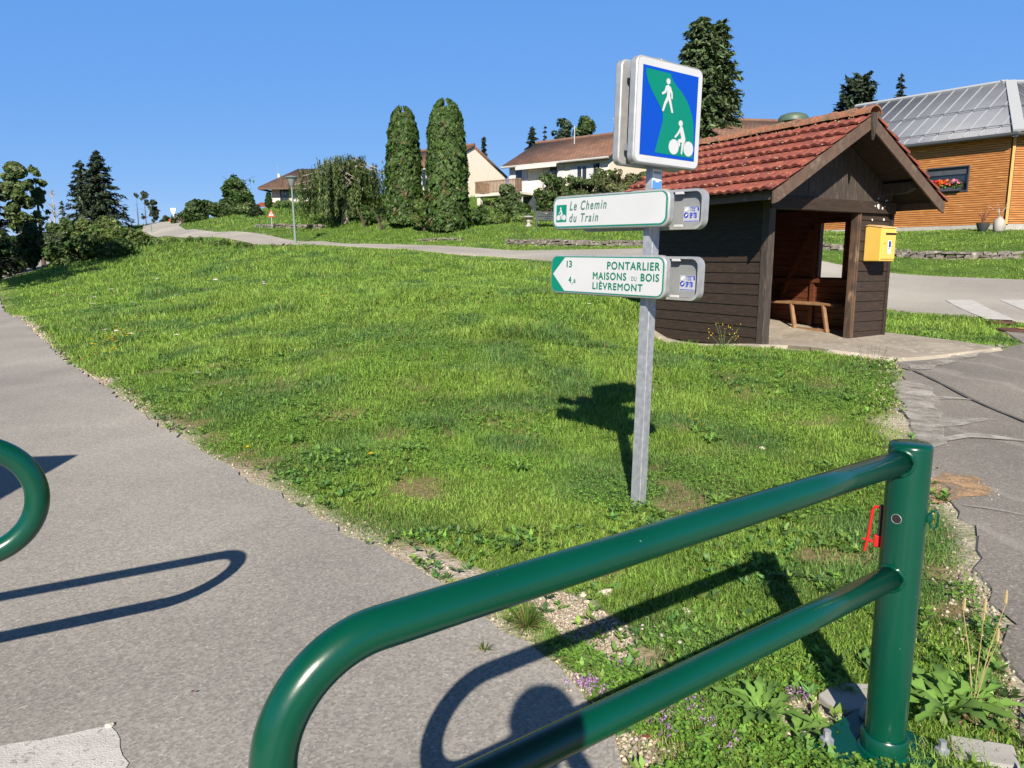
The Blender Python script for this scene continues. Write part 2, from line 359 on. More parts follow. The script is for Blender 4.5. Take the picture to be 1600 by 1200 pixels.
# ---------------------------------------------------------------- roads, paths: outlines on the ground
def resample(pl, step):
    pl = np.array(pl, float); seg = np.linalg.norm(np.diff(pl, axis=0), axis=1); t = np.r_[0, np.cumsum(seg)]
    n = max(2, int(t[-1]/step)+1); q = np.linspace(0, t[-1], n); return np.c_[np.interp(q, t, pl[:, 0]), np.interp(q, t, pl[:, 1])]
def smooth_pl(pl, it=2):
    pl = np.array(pl, float)
    for _ in range(it):
        q = [pl[0]]
        for a, b in zip(pl[:-1], pl[1:]): q += [a*.75+b*.25, a*.25+b*.75]
        q.append(pl[-1]); pl = np.array(q)
    return pl
path_right = smooth_pl([(.9, -6), (.62, .5), (.42, 2.1), (.081, 2.893), (-.62, 3.764), (-1.64, 4.92), (-3.545, 7.146), (-7.27, 11.89), (-15.98, 23.1), (-31.2, 45), (-39.6, 62), (-46, 85)])
path_left = smooth_pl([(-3.6, -6), (-3.5, -.5), (-3.6, 1.2), (-4.1, 2.6), (-4.6, 3.2), (-5.3, 4.2), (-6.2, 5.4), (-9.9, 10.2), (-18.6, 21.2), (-34, 43.4), (-42.6, 61), (-49, 85)])
main_far = smooth_pl([(30, 7.5), (22, 15.5), (15.2, 22), (12.5, 24.5), (1.7, 33), (-4.9, 38.0), (-13.4, 46.5), (-22.3, 56.5), (-28.5, 66), (-32.7, 74), (-36.4, 83), (-41, 95), (-46, 115)])
main_near = smooth_pl([(18, 7.0), (13.5, 12.5), (9.6, 15.2), (8.7, 17.3), (5.5, 21.5), (-.4, 30.2), (-6.2, 35.4), (-14.6, 44.3), (-23.4, 55), (-29.0, 62.8), (-35.0, 71.7), (-40.2, 82), (-44.3, 93), (-50, 115)])
drive_left = smooth_pl([(1.55, -6), (1.5, .3), (1.62, 1.6), (1.854, 2.48), (2.365, 3.378), (2.935, 4.716), (3.5, 6.255), (4.5, 8.4), (5.5, 10.4)])
drive_top = np.array([(5.5, 10.4), (6.4, 10.75), (7.45, 11.2), (8.3, 11.9), (9.1, 13.6)])
def dense(pl, step): return resample(pl, step)
poly_path = np.r_[path_right, path_left[::-1]]
poly_main = np.r_[main_far, main_near[::-1]]
poly_drive = np.r_[drive_left, drive_top, [(14, 14), (22, 9), (22, -6)]]
SH_P = at(1190, 543, 11.4); SH_YAW = R(30); SH_W, SH_L = 2.97, 2.66
su = np.array([math.cos(SH_YAW), math.sin(SH_YAW)]); sv = np.array([-su[1], su[0]]); sp = np.array(SH_P[:2])
def shp(u, v): return tuple(sp + su*u + sv*v)
poly_slab = np.array([shp(-.1, -.05), shp(.4, -.55), (4.75, 10.9), (5.45, 10.35), (6.4, 10.73), (7.4, 11.15), (7.2, 12.0), shp(SH_W+.35, -.1), shp(SH_W+.06, SH_L+.05), shp(-.06, SH_L+.05)])
def inside(poly, x, y):
    r = np.zeros(x.shape, bool); n = len(poly)
    for i in range(n):
        x0, y0 = poly[i]; x1, y1 = poly[(i+1) % n]
        c = ((y0 > y) != (y1 > y)); 
        with np.errstate(divide='ignore', invalid='ignore'): r ^= c & (x < (x1-x0)*(y-y0)/(y1-y0+1e-30)+x0)
    return r
def edge_dist(poly, x, y, closed=True):
    d = np.full(x.shape, 1e9); n = len(poly)
    for i in range(n if closed else n-1):
        a = poly[i]; b = poly[(i+1) % n]; ab = b-a; L = (ab**2).sum()
        if L < 1e-12: continue
        t = np.clip(((x-a[0])*ab[0]+(y-a[1])*ab[1])/L, 0, 1)
        d = np.minimum(d, np.hypot(x-a[0]-ab[0]*t, y-a[1]-ab[1]*t))
    return d
PAVED = [np.array(p) for p in (poly_path, poly_main, poly_drive, poly_slab)]

# ---------------------------------------------------------------- ground sheet
def sinh_axis(c, ext, n, k):
    t = np.linspace(-1, 1, n); a = ext/math.sinh(k); return c + a*np.sinh(k*t)
gx = sinh_axis(0, 1500, 560, 6.3); gy = sinh_axis(6, 1500, 560, 6.3)
GX, GY = np.meshgrid(gx, gy); GZ = H(GX, GY)
near = (np.abs(GX) < 70) & (GY > -20) & (GY < 125)
xs, ys, zs = GX[near], GY[near], GZ[near]
low = np.zeros(xs.shape)
for p in PAVED:
    i = inside(p, xs, ys); d = edge_dist(p, xs, ys); w = np.clip(np.hypot(xs, ys)*.02, .15, 1.2)
    low = np.maximum(low, np.where(i, np.clip((d-.2)/w, 0, 1), 0))
bump = (noise2(xs, ys, .5, 3)-.5)*.05 + (noise2(xs, ys, 1.7, 4)-.5)*.10
edge = np.minimum.reduce([edge_dist(p, xs, ys) for p in PAVED])
zs = zs - low*(.05+np.hypot(xs, ys)*.002) + np.where(low > 0, 0, bump*np.clip(edge/1.2, 0, 1))
GZ[near] = zs
def ground_z(x, y):
    """height of the finished ground away from the paving"""
    x = np.asarray(x, float); y = np.asarray(y, float)
    e = np.minimum.reduce([edge_dist(p, x, y) for p in PAVED])
    b = (noise2(x, y, .5, 3)-.5)*.05 + (noise2(x, y, 1.7, 4)-.5)*.10
    return H(x, y) + b*np.clip(e/1.2, 0, 1)
bare = np.zeros(GX.shape); bare[near] = np.clip(1-edge/ (.04+.26*noise2(xs, ys, .6, 9)**1.5), 0, 1)
pits = np.zeros(GX.shape); pits[near] = np.clip((noise2(xs, ys, .55, 21)*.6+noise2(xs, ys, .2, 22)*.4-.62)*8, 0, 1)*np.clip(1-(ys-2)/14, 0, 1)
ny, nx = GX.shape; ii = np.arange(ny*nx).reshape(ny, nx)
F = np.stack([ii[:-1, :-1], ii[:-1, 1:], ii[1:, 1:], ii[1:, :-1]], -1).reshape(-1, 4)

def groundmat():
    m = bpy.data.materials.new('ground_soil_and_turf'); m.use_nodes = True
    nt = m.node_tree; n = nt.nodes; l = nt.links; b = n['Principled BSDF']; b.inputs['Roughness'].default_value = .95; b.inputs['Specular IOR Level'].default_value = .1
    a = n.new('ShaderNodeAttribute'); a.attribute_name = 'col'; tc = n.new('ShaderNodeTexCoord')
    sp_ = n.new('ShaderNodeSeparateColor'); l.new(a.outputs['Color'], sp_.inputs[0])
    def nz(sc, d=6):
        k = n.new('ShaderNodeTexNoise'); k.inputs['Scale'].default_value = sc; k.inputs['Detail'].default_value = d; l.new(tc.outputs['Object'], k.inputs[0]); return k.outputs[0]
    def ramp(i, els):
        k = n.new('ShaderNodeValToRGB'); e = k.color_ramp.elements
        e[0].position, e[0].color = els[0][0], (*els[0][1], 1); e[1].position, e[1].color = els[-1][0], (*els[-1][1], 1)
        for p, c in els[1:-1]: q = e.new(p); q.color = (*c, 1)
        l.new(i, k.inputs[0]); return k.outputs[0]
    def mix(t, x, y):
        k = n.new('ShaderNodeMix'); k.data_type = 'RGBA'; l.new(t, k.inputs[0]); l.new(x, k.inputs[6]); l.new(y, k.inputs[7]); return k.outputs[2]
    turf = ramp(nz(1.3, 8), [(.3, (.045, .085, .016)), (.5, (.075, .135, .024)), (.7, (.10, .155, .032))])
    soil = ramp(nz(30), [(.3, (.14, .10, .06)), (.7, (.30, .21, .13))])
    grav = ramp(nz(70, 3), [(.3, (.26, .22, .17)), (.7, (.56, .51, .43))])
    c = mix(sp_.outputs[1], turf, soil); c = mix(sp_.outputs[0], c, grav); l.new(c, b.inputs['Base Color'])
    bp = n.new('ShaderNodeBump'); bp.inputs['Strength'].default_value = .7; bp.inputs['Distance'].default_value = .03; l.new(nz(25), bp.inputs['Height']); l.new(bp.outputs[0], b.inputs['Normal'])
    return m
M['ground'] = groundmat()
# the chalky patch beside the barrier and the rusty gravel by the drive are painted on the ground as bare soil
def blob(cx, cy, rx, ry, rot=0):
    c, s = math.cos(rot), math.sin(rot); X = (GX-cx)*c+(GY-cy)*s; Y = -(GX-cx)*s+(GY-cy)*c
    return np.clip((1.25-np.hypot(X/rx, Y/ry)-.5*(noise2(GX, GY, .15, 31)-.5))*4, 0, 1)
bare = np.maximum.reduce([bare, blob(.30, 3.12, .13, .34, .5), blob(-.30, 3.66, .42, .09, -.85), blob(1.15, 2.35, .2, .18), blob(3.62, 6.9, .10, .5, -.4)])
g = npmesh('ground', np.stack([GX, GY, GZ], -1).reshape(-1, 3), [F], M['ground'], None, np.stack([bare, pits, 0*bare], -1).reshape(-1, 3), True)
tag(g, kind='structure')

def strip(name, a, b, step, across, m, lift, jit=0.0):
    L = max(len(resample(a, step)), len(resample(b, step)))
    def rs(pl):
        pl = np.array(pl); t = np.r_[0, np.cumsum(np.linalg.norm(np.diff(pl, axis=0), axis=1))]; q = np.linspace(0, 1, L)**1.0*t[-1]
        return np.c_[np.interp(q, t, pl[:, 0]), np.interp(q, t, pl[:, 1])]
    A, B = rs(a), rs(b)
    if jit:
        A = A + (np.c_[noise2(A[:, 0]*3, A[:, 1]*3, .35, 5), noise2(A[:, 0]*3, A[:, 1]*3, .35, 6)]-.5)*jit
    s = np.linspace(0, 1, across)[None, :, None]; P = A[:, None]*(1-s)+B[:, None]*s
    Z = H(P[..., 0], P[..., 1]) + lift + np.hypot(P[..., 0], P[..., 1])*.0008
    # a rolled edge: the last row drops into the ground
    V = np.concatenate([P, Z[..., None]], -1); e0 = V[:, :1].copy(); e0[..., 2] -= .03+.001*np.hypot(e0[..., 0], e0[..., 1]); e1 = V[:, -1:].copy(); e1[..., 2] -= .06
    V = np.concatenate([e0, V, e1], 1); n0, n1 = V.shape[:2]; i = np.arange(n0*n1).reshape(n0, n1)
    Fq = np.stack([i[:-1, :-1], i[:-1, 1:], i[1:, 1:], i[1:, :-1]], -1).reshape(-1, 4)
    o = npmesh(name, V.reshape(-1, 3), [Fq], m, None, None, True); o.data.set_sharp_from_angle(angle=R(14)); return tag(o, kind='structure')
strip('cycle_path', path_right, path_left, .12, 24, M['path'], .014, .10)
strip('main_road', main_far, main_near, .35, 14, M['road'], .03)
def polysheet(name, poly, m, lift, step=.18, thick=.08, kind='structure'):
    """fills an outline with a fine grid that follows the ground"""
    import bmesh
    poly = np.array(poly); bm = bmesh.new()
    vs_ = [bm.verts.new((x, y, 0)) for x, y in poly]; bm.faces.new(vs_)
    for ax in (0, 1):
        lo, hi = poly[:, ax].min(), poly[:, ax].max(); k = int((hi-lo)/step)
        for j in range(1, k+1):
            co = [0, 0, 0]; no = [0, 0, 0]; co[ax] = lo+j*(hi-lo)/(k+1); no[ax] = 1
            bmesh.ops.bisect_plane(bm, geom=bm.verts[:]+bm.edges[:]+bm.faces[:], plane_co=co, plane_no=no)
    bm.verts.ensure_lookup_table(); X = np.array([v.co[:2] for v in bm.verts]); Z = H(X[:, 0], X[:, 1])+lift+np.hypot(X[:, 0], X[:, 1])*.0008
    for v, z in zip(bm.verts, Z): v.co.z = z
    bmesh.ops.recalc_face_normals(bm, faces=bm.faces)
    if sum(f.normal.z for f in bm.faces) < 0: bmesh.ops.reverse_faces(bm, faces=bm.faces)
    be = [e for e in bm.edges if e.is_boundary] if thick > .02 else []
    r = {'geom': []} if not be else bmesh.ops.extrude_edge_only(bm, edges=be)
    for v in [q for q in r['geom'] if isinstance(q, bmesh.types.BMVert)]:
        o = Vector((0, 0, 0))                                  # the rim slopes outwards like worn asphalt
        for e in v.link_edges:
            w = e.other_vert(v)
            for f in w.link_faces:
                if v not in f.verts: c = w.co-f.calc_center_median(); c.z = 0; o += c
        o.normalize() if o.length > 1e-6 else None
        v.co += o*thick*1.1; v.co.z -= thick
    me = bpy.data.meshes.new(name); bm.to_mesh(me); bm.free(); me.materials.append(m)
    o = bpy.data.objects.new(name, me); link(o); return tag(o, kind=kind)
def ragged(pl, step, amp, seed=1):
    q = resample(pl, step); return q + (np.c_[noise2(q[:, 0], q[:, 1], .12, seed), noise2(q[:, 0], q[:, 1], .12, seed+1)]-.5)*amp
polysheet('driveway', np.r_[ragged(drive_left, .15, .22, 3), drive_top, [(14, 14), (22, 9), (22, -6)]], M['drive'], .008, .3, .04)
polysheet('shelter_slab', poly_slab, M['concrete'], .05, .3, .15)
# painted marks, joints
def quad_px(pts): return [pt for pt in pts]
polysheet('zebra_stripe', [(9.55, 14.9), (10.1, 14.85), (11.1, 17.95), (10.5, 18.0)], M['zebra'], .036, .3, .004)
polysheet('zebra_stripe', [(10.75, 14.8), (11.3, 14.75), (12.3, 17.85), (11.72, 17.9)], M['zebra'], .036, .3, .004)
polysheet('zebra_stripe', [(11.95, 14.7), (12.5, 14.65), (13.5, 17.75), (12.92, 17.8)], M['zebra'], .036, .3, .004)
M['yellow_paint'] = mat('yellow_road_paint', (.55, .36, .06), (.42, .3, .1), 10, .8)
polysheet('yellow_road_mark', [(9.45, 13.75), (10.6, 13.6), (10.6, 13.75), (9.5, 13.9)], M['yellow_paint'], .044, .3, .004)
polysheet('path_mark', ragged([(-1.24, 1.95), (-1.21, 2.13), (-1.40, 2.345), (-1.72, 2.22), (-2.2, 1.98), (-2.05, 1.72), (-1.24, 1.95)], .05, .05, 8)[:-1], M['paint'], .0175, .2, .006)
M['bitumen'] = mat('bitumen_seal', (.085, .08, .075), (.13, .125, .118), 20, .85)
M['chalk'] = mat('gritty_pale_streak', (.43, .41, .37), (.33, .31, .285), 40, .95, bump=.4, bscale=90)
def ribbon(pl, w, seed=0, jit=.35):
    q = smooth_pl(pl, 2); q = resample(q, .12); d = np.gradient(q, axis=0); nn = unit(np.c_[-d[:, 1], d[:, 0]])
    ww = w*(.5+noise2(q[:, 0], q[:, 1], .25, seed))[:, None]*np.minimum(1, np.minimum(np.arange(len(q)), np.arange(len(q))[::-1])/2+.15)[:, None]
    return np.r_[q+nn*ww/2, (q-nn*ww/2)[::-1]]
def g0(px, py, z=0.0):
    x, y, zz = at(px, py, 1.0); t = (z-EYE)/(zz-EYE); return (x*t, t)
polysheet('bitumen_joint', ribbon([g0(1424, 583, .15), g0(1470, 600, .14), g0(1530, 630, .1), g0(1620, 665, .06), g0(1760, 715, .03)], .045, 3), M['bitumen'], .024, .3, .004)
for k, (pts, w) in enumerate([([g0(1422, 600, .13), g0(1436, 640, .05), g0(1452, 680, .02), g0(1450, 705, 0)], .3),
                              ([g0(1432, 630, .07), g0(1480, 627, .07), g0(1520, 630, .07)], .09),
                              ([g0(1450, 672, .03), g0(1500, 665, .03), g0(1545, 660, .03), g0(1560, 662, .03)], .14),
                              ([g0(1462, 695, .01), g0(1510, 685, .01), g0(1550, 688, .01), g0(1610, 695, .01)], .16),
                              ([g0(1505, 795, 0), g0(1550, 800, 0), g0(1610, 812, 0)], .06),
                              ([g0(1425, 582, .16), g0(1480, 568, .18), g0(1545, 552, .2), g0(1572, 548, .2)], .22)]):
    polysheet('pale_streak', ribbon(pts, w, 11+k), M['chalk'], .0215+.0004*k, .3, .003)
def worn(m, scale, lo, hi):
    """a thin layer worn away in patches: holes let the surface below show"""
    nt = m.node_tree; n = nt.nodes; l = nt.links; tc = n.new('ShaderNodeTexCoord'); k = n.new('ShaderNodeTexNoise'); k.inputs['Scale'].default_value = scale; k.inputs['Detail'].default_value = 8; k.inputs['Roughness'].default_value = .7
    l.new(tc.outputs['Object'], k.inputs[0]); r = n.new('ShaderNodeMapRange'); r.inputs[1].default_value = lo; r.inputs[2].default_value = hi; l.new(k.outputs[0], r.inputs[0]); l.new(r.outputs[0], n['Principled BSDF'].inputs['Alpha'])
worn(M['chalk'], 3.5, .34, .62); worn(M['paint'], 30, .30, .36)
M['rust_grit'] = mat('rusty_grit', (.42, .25, .12), (.30, .19, .11), 25, .95, bump=.5, bscale=60, c3=(.5, .4, .28), s3=60, t3=(.55, .62)); worn(M['rust_grit'], 6, .36, .56)
polysheet('rusty_grit_patch', ragged([g0(1448, 755), g0(1470, 740), g0(1515, 745), g0(1545, 765), g0(1530, 778), g0(1490, 785), g0(1455, 790), g0(1448, 755)], .08, .12, 30)[:-1], M['rust_grit'], .0125, .1, .003)
M['iron'] = mat('rusty_iron', (.13, .06, .04), (.08, .045, .035), 20, .8, metal=.3)
for k, (px, py, r) in enumerate([(1585, 521, .30), (1562, 514, .26)]):
    x, y = g0(px, py, .28); z = h1(x, y)+.02
    t = empty('manhole_cover', (x, y, z), 0, ['rusty iron manhole cover beside the yellow road mark', 'dark drain cover in the road above the manhole cover'][k], 'manhole cover', 'iron covers in the road')
    MB().lathe([(r, 0), (r, .03), (r*.9, .034), (r*.88, .026), (r*.3, .026), (.01, .026)], 24).build('lid', M['iron'], t, True)

# ---------------------------------------------------------------- wooden shelter
sz = h1(*shp(.5, .3))+.06
SH = empty('bus_shelter', (SH_P[0], SH_P[1], SH_P[2]+.02), SH_YAW, 'dark brown wooden shelter with red tiled gable roof and open doorway', 'shelter')
W_, L_ = SH_W, SH_L
WT = 2.24                                             # top of the walls
def siding(mb, a, b, z0, z1, nrm, pitch=.168, skip=None):
    """overlapping boards from a to b (local xy), outward normal nrm"""
    a = Vector((*a, 0)); b = Vector((*b, 0)); n = Vector((*nrm, 0)); z = z0
    while z < z1-.02:
        zt = min(z+pitch, z1); zj = random.uniform(-.004, .004)
        o1 = .026+random.uniform(-.003, .004); o2 = .008
        pts = []
        for p in (a, b):
            pts += [p+n*o1+Vector((0, 0, z+zj)), p+n*o2+Vector((0, 0, zt+.012+zj)), p-n*.012+Vector((0, 0, zt+.012+zj)), p-n*.012+Vector((0, 0, z+zj))]
        mb.add(pts, [(0, 1, 2, 3), (7, 6, 5, 4), (0, 4, 5, 1), (1, 5, 6, 2), (2, 6, 7, 3), (3, 7, 4, 0)])
        z += pitch
mb = MB(); siding(mb, (0, .02), (0, L_), -.05, WT, (-1, 0)); 
wl_ = mb.build('side_wall', M['darkwood'], SH)
mb = MB(); siding(mb, (0, L_), (W_, L_), -.05, WT, (0, 1)); mb.build('back_wall', M['darkwood'], SH)
# right wall with its window opening
WV0, WV1, WZ0, WZ1 = .80, 1.36, .98, 2.02
mb = MB()
siding(mb, (W_, 0), (W_, L_), -.05, WZ0, (1, 0)); siding(mb, (W_, 0), (W_, WV0), WZ0, WZ1, (1, 0)); siding(mb, (W_, WV1), (W_, L_), WZ0, WZ1, (1, 0)); siding(mb, (W_, 0), (W_, L_), WZ1, WT, (1, 0))
mb.build('window_wall', M['darkwood'], SH)
# inner lining, thin and reddish
mb = MB(); t = .018
def lining(mb, a, b, z0, z1, nrm, pitch=.12):
    a = Vector((*a, 0)); b = Vector((*b, 0)); n = Vector((*nrm, 0)); z = z0
    while z < z1-.01:
        zt = min(z+pitch-.006, z1); pts = []
        for p in (a, b): pts += [p+n*.014+Vector((0, 0, z)), p+n*.028+Vector((0, 0, z+.008)), p+n*.028+Vector((0, 0, zt)), p+n*.014+Vector((0, 0, zt+.004))]
        mb.add(pts, [(0, 1, 2, 3), (7, 6, 5, 4), (0, 4, 5, 1), (1, 5, 6, 2), (2, 6, 7, 3), (3, 7, 4, 0)]); z += pitch
lining(mb, (W_, .1), (W_, L_), 0, WZ0, (-1, 0)); lining(mb, (W_, .1), (W_, WV0), WZ0, WZ1, (-1, 0)); lining(mb, (W_, WV1), (W_, L_), WZ0, WZ1, (-1, 0)); lining(mb, (W_, .1), (W_, L_), WZ1, WT, (-1, 0))
lining(mb, (.05, L_), (W_-.05, L_), 0, WT, (0, -1)); lining(mb, (0, .1), (0, L_-.05), 0, WT, (1, 0))
mb.build('inner_lining', M['redwood'], SH)
for a, b in (((W_-.05, L_-.06, 0), (W_-.05, L_-.06, WT)), ((.06, L_-.06, 0), (.06, L_-.06, WT)), ((W_-.05, WV1+.06, 0), (W_-.05, WV1+.06, WT)), ((1.5, L_-.05, 0), (1.5, L_-.05, WT)), ((W_-.06, 1.5, 1.9), (W_-.06, 2.2, .5)), ((W_-.06, .1, WZ0-.04), (W_-.06, L_-.1, WZ0-.04))): MB().beam(a, b, .085, .07).build('inner_beam', M['redwood'], SH)
wf = MB()
for a, b in (((W_, WV0-.02, WZ0), (W_, WV1+.02, WZ0)), ((W_, WV0-.02, WZ1), (W_, WV1+.02, WZ1)), ((W_, WV0, WZ0), (W_, WV0, WZ1)), ((W_, WV1, WZ0), (W_, WV1, WZ1))): wf.beam(a, b, .05, .09, (1, 0, 0))
wf.build('window_frame', M['redwood'], SH)
# front: corner post, door post, siding to the right of the doorway, lintel, gable
DU = 2.08
mb = MB().box(-.035, .10, -.045, .09, -.12, WT); mb.build('corner_post', M['gablewood'], SH, bevel=.006)
mb = MB()
for k in range(14): mb.box(.101, .128, -.02+.003*(k % 2), .06, k*.168-.03, k*.168+.12)
mb.build('board_ends', M['darkwood'], SH)
mb = MB().box(DU, DU+.03, -.03, .10, -.03, WT).box(DU+.032, DU+.066, -.045, .02, -.03, 2.09); mb.build('door_post', M['oldwood'] if False else mat('scuffed_door_post', (.115, .068, .042), (.05, .034, .025), 9, .75, bump=.3, bscale=12, stretch=(1, 1, .4), c3=(.27, .18, .11), s3=7, t3=(.58, .7)), SH, bevel=.005)
mb = MB(); siding(mb, (DU+.068, 0), (W_-.02, 0), -.04, 2.07, (0, -1)); mb.build('front_wall', M['darkwood'], SH)
mb = MB().box(W_-.018, W_+.045, -.05, .06, -.06, WT); mb.build('corner_board', M['darkwood'], SH, bevel=.005)
mb = MB().box(-.03, W_+.04, -.075, .08, 2.085, 2.275); mb.build('lintel', M['darkwood'], SH, bevel=.008)
# roof: ridge along local y
UC = 1.27; HS = 2.03; ZR = 3.51; ZE = 2.335; V0, V1 = -.71, L_+.35
sl = math.atan2(ZR-ZE, HS); SLEN = math.hypot(HS, ZR-ZE)
rise = lambda u: ZR-abs(u-UC)*(ZR-ZE)/HS
gb = MB(); n = 26
for k in range(n):
    a = .02+(W_-.04)*k/n; b = .02+(W_-.04)*(k+1)/n-.004; o = random.uniform(0, .006)
    gb.prism([(a, 2.276), (b, 2.276), (b, max(2.28, rise(b)-.12)), ((UC, rise(UC)-.12) if a < UC < b else ((a+b)/2, max(2.281, rise((a+b)/2)-.12))), (a, max(2.28, rise(a)-.12))], -.03-o, .0)
gb.build('gable_boards', M['gablewood'], SH)
gb = MB().prism([(0, 2.276), (W_, 2.276), (UC, rise(UC)-.12)], L_, L_+.03); gb.build('rear_gable', M['gablewood'], SH)
RF = MB()
for sgn in (-1, 1):
    pts = [(UC, ZR-.07), (UC+sgn*HS, ZE-.07), (UC+sgn*HS, ZE-.10), (UC, ZR-.105)]
    RF.prism(pts if sgn < 0 else pts[::-1], V0+.02, V1-.02)
roof = RF.build('roof', M['darkwood'], SH)
# tile courses: seven stepped, rippled rows on each slope
rows = 7; per = .165
for sgn in (-1, 1):
    Vv = []; Ff = []; base = 0
    for k in range(rows):
        s0 = k*SLEN/rows; s1 = (k+1)*SLEN/rows+.055
        nv = int((V1-V0)/per*10); vv = np.linspace(V0-.03, V1+.03, nv+1)
        ph = (vv-V0)/per*2*np.pi
        rip = .030*np.abs(np.sin(ph/2))**.9
        tj = np.array([random.uniform(-.008, .008) for _ in range(200)])[((vv-V0+1)/(2*per)).astype(int)]
        tz = np.array([random.uniform(-.005, .006) for _ in range(200)])[((vv-V0+1)/(2*per)).astype(int)]
        prof = [(s0, .0), (s0+.12, .012), (s1-.02, .052), (s1, .047), (s1, .014), (s1-.05, .008)]
        grid = []
        for j, (s, hgt) in enumerate(prof):
            ss = s+(tj if s > s0+.2 else 0); hh = hgt + (rip+tz if 0 < j < 5 else 0*rip)
            if j >= 4: hh = hgt+rip*.8
            u = UC+sgn*(ss*math.cos(sl)+hh*math.sin(sl)); z = ZR-.065-ss*math.sin(sl)+hh*math.cos(sl)
            grid.append(np.stack([u, vv, z], -1))
        G = np.stack(grid); nj, ni = G.shape[:2]; idx = np.arange(nj*ni).reshape(nj, ni)+base
        q = np.stack([idx[:-1, :-1], idx[1:, :-1], idx[1:, 1:], idx[:-1, 1:]], -1).reshape(-1, 4)
        Vv.append(G.reshape(-1, 3)); Ff.append(q if sgn < 0 else q[:, ::-1]); base += nj*ni
        # end cap of the course on the front verge
        for e, fl in ((0, False), (ni-1, True)):
            cap = np.array([[idx[0, e], idx[1, e], idx[2, e], idx[3, e], idx[4, e], idx[5, e]]]); Ff.append(cap if fl else cap[:, ::-1])
    quads = [f for f in Ff if f.shape[1] == 4]; caps = [f for f in Ff if f.shape[1] == 6]
    o = npmesh('roof_tiles', np.concatenate(Vv), [np.concatenate(quads), np.concatenate(caps)], M['tile'], roof, None, True)
    o.data.set_sharp_from_angle(angle=R(35))
# ridge caps
mb = MB(); y = V0-.06; k = 0
while y < V1:
    r0, r1 = .150, .128; zc = ZR-.085+random.uniform(-.006, .008); xo = random.uniform(-.008, .008)
    vs_ = []
    for (yy, r) in ((y, r0), (y+.36, r1), (y+.36, r1-.02), (y, r0-.02)):
        for j in range(11):
            a = math.pi*(.04+.92*j/10); vs_.append((UC+xo+math.cos(a)*r*1.05, yy, zc+math.sin(a)*r))
    fs = []
    for q in range(4):
        for j in range(10): fs.append((q*11+j, q*11+j+1, ((q+1) % 4)*11+j+1, ((q+1) % 4)*11+j))
    mb.add(vs_, fs); y += .335; k += 1
mb.build('ridge_tiles', M['ridge'], roof, True)
# moss and pale lichen crumbs on the tiles
P = []
for k in range(170):
    s = random.uniform(.1, SLEN); v = random.uniform(V0, V1)
    if random.random() < .35: s = random.uniform(.05, .35)
    P.append((UC-(s*math.cos(sl)+.06*math.sin(sl)), v, ZR-.065-s*math.sin(sl)+.068*math.cos(sl)))
mb = MB()
for p in P:
    r = random.uniform(.006, .02); mb.lathe([(r*.7, -.004), (r, .004), (r*.5, r*.5)], 6, p)
mb.build('lichen_spots', mat('pale_lichen', (.5, .42, .3), (.36, .3, .22), 30, .95), roof)['kind'] = 'stuff'
# barge boards with a plumb-cut foot, ridge finial, purlin ends, eaves boards
def barge(sgn, yb):
    w = .165; c, s = math.cos(sl), math.sin(sl); top = ZR-.088
    tipu, tipz = UC+sgn*(HS-.01), ZE-.088
    return MB().prism([(UC+sgn*.012, top), (tipu, tipz), (tipu, tipz-.165), (tipu-sgn*.10, tipz-.165+.03), (UC+sgn*.012, top-w/c)], yb, yb+.032)
bm_ = barge(-1, V0-.015).build('barge_board', M['barge'], SH); barge(1, V0-.015).build('barge_board', M['barge'], SH)
barge(-1, V1-.02).build('barge_board', M['barge'], SH); barge(1, V1-.02).build('barge_board', M['barge'], SH)
MB().prism([(UC-.055, ZR-.05), (UC+.055, ZR-.05), (UC+.05, ZR-.22), (UC, ZR-.44), (UC-.05, ZR-.22)], V0-.055, V0-.018).build('ridge_finial', M['gablewood'], SH)
for uu, zz in ((UC-1.42, rise(UC-1.42)-.21), (UC+1.42, rise(UC+1.42)-.21)):
    s = 1 if uu > UC else -1
    MB().prism([(V0+.12, zz+.085), (.02, zz+.085), (.02, zz-.085), (V0+.28, zz-.085), (V0+.12, zz-.02)], uu-.06, uu+.06, 'yz').build('purlin_end', M['gablewood'], SH)
MB().box(UC-.07, UC+.07, V0+.1, .02, ZR-.34, ZR-.20).build('purlin_end', M['gablewood'], SH)
for s in (-1, 1):
    u0 = UC+s*(HS-.09); MB().box(min(u0, u0+s*.03), max(u0, u0+s*.03), V0+.05, V1-.05, ZE-.19, ZE-.075).build('eaves_board', M['barge'], SH)
# white spots on the lintel and front boards
mb = MB()
for (u, z, r) in [(2.50, 2.205, .028), (2.515, 2.175, .016), (2.62, 2.17, .017), (2.68, 2.2, .01), (2.42, 2.2, .012), (2.55, 2.33, .011), (2.76, 2.30, .013), (2.8, 2.31, .011)]:
    y = -.083 if z < 2.275 else -.043
    pts = [(u+r*(.8+.4*random.random())*math.cos(a*.9), z+r*(1+.5*random.random())*math.sin(a*.9)) for a in range(7)]
    MB().prism(pts, y, y+.004).build('white_splash', M['white_spot'], SH)
for (u, z, r) in [(2.44, 1.98, .014), (2.75, 1.99, .017), (2.48, 1.80, .024), (2.44, 1.79, .015), (2.62, 1.80, .012), (2.70, 1.815, .024), (2.73, 1.80, .018), (2.38, 1.78, .012)]:
    pts = [(u+r*(.8+.4*random.random())*math.cos(a*.9), z+r*(1+.5*random.random())*math.sin(a*.9)) for a in range(7)]
    MB().prism(pts, -.036, -.028).build('white_splash', M['white_spot'], SH)

def local(u, v, z=0): 
    p = shp(u, v); return (p[0], p[1], SH_P[2]+.02+z)
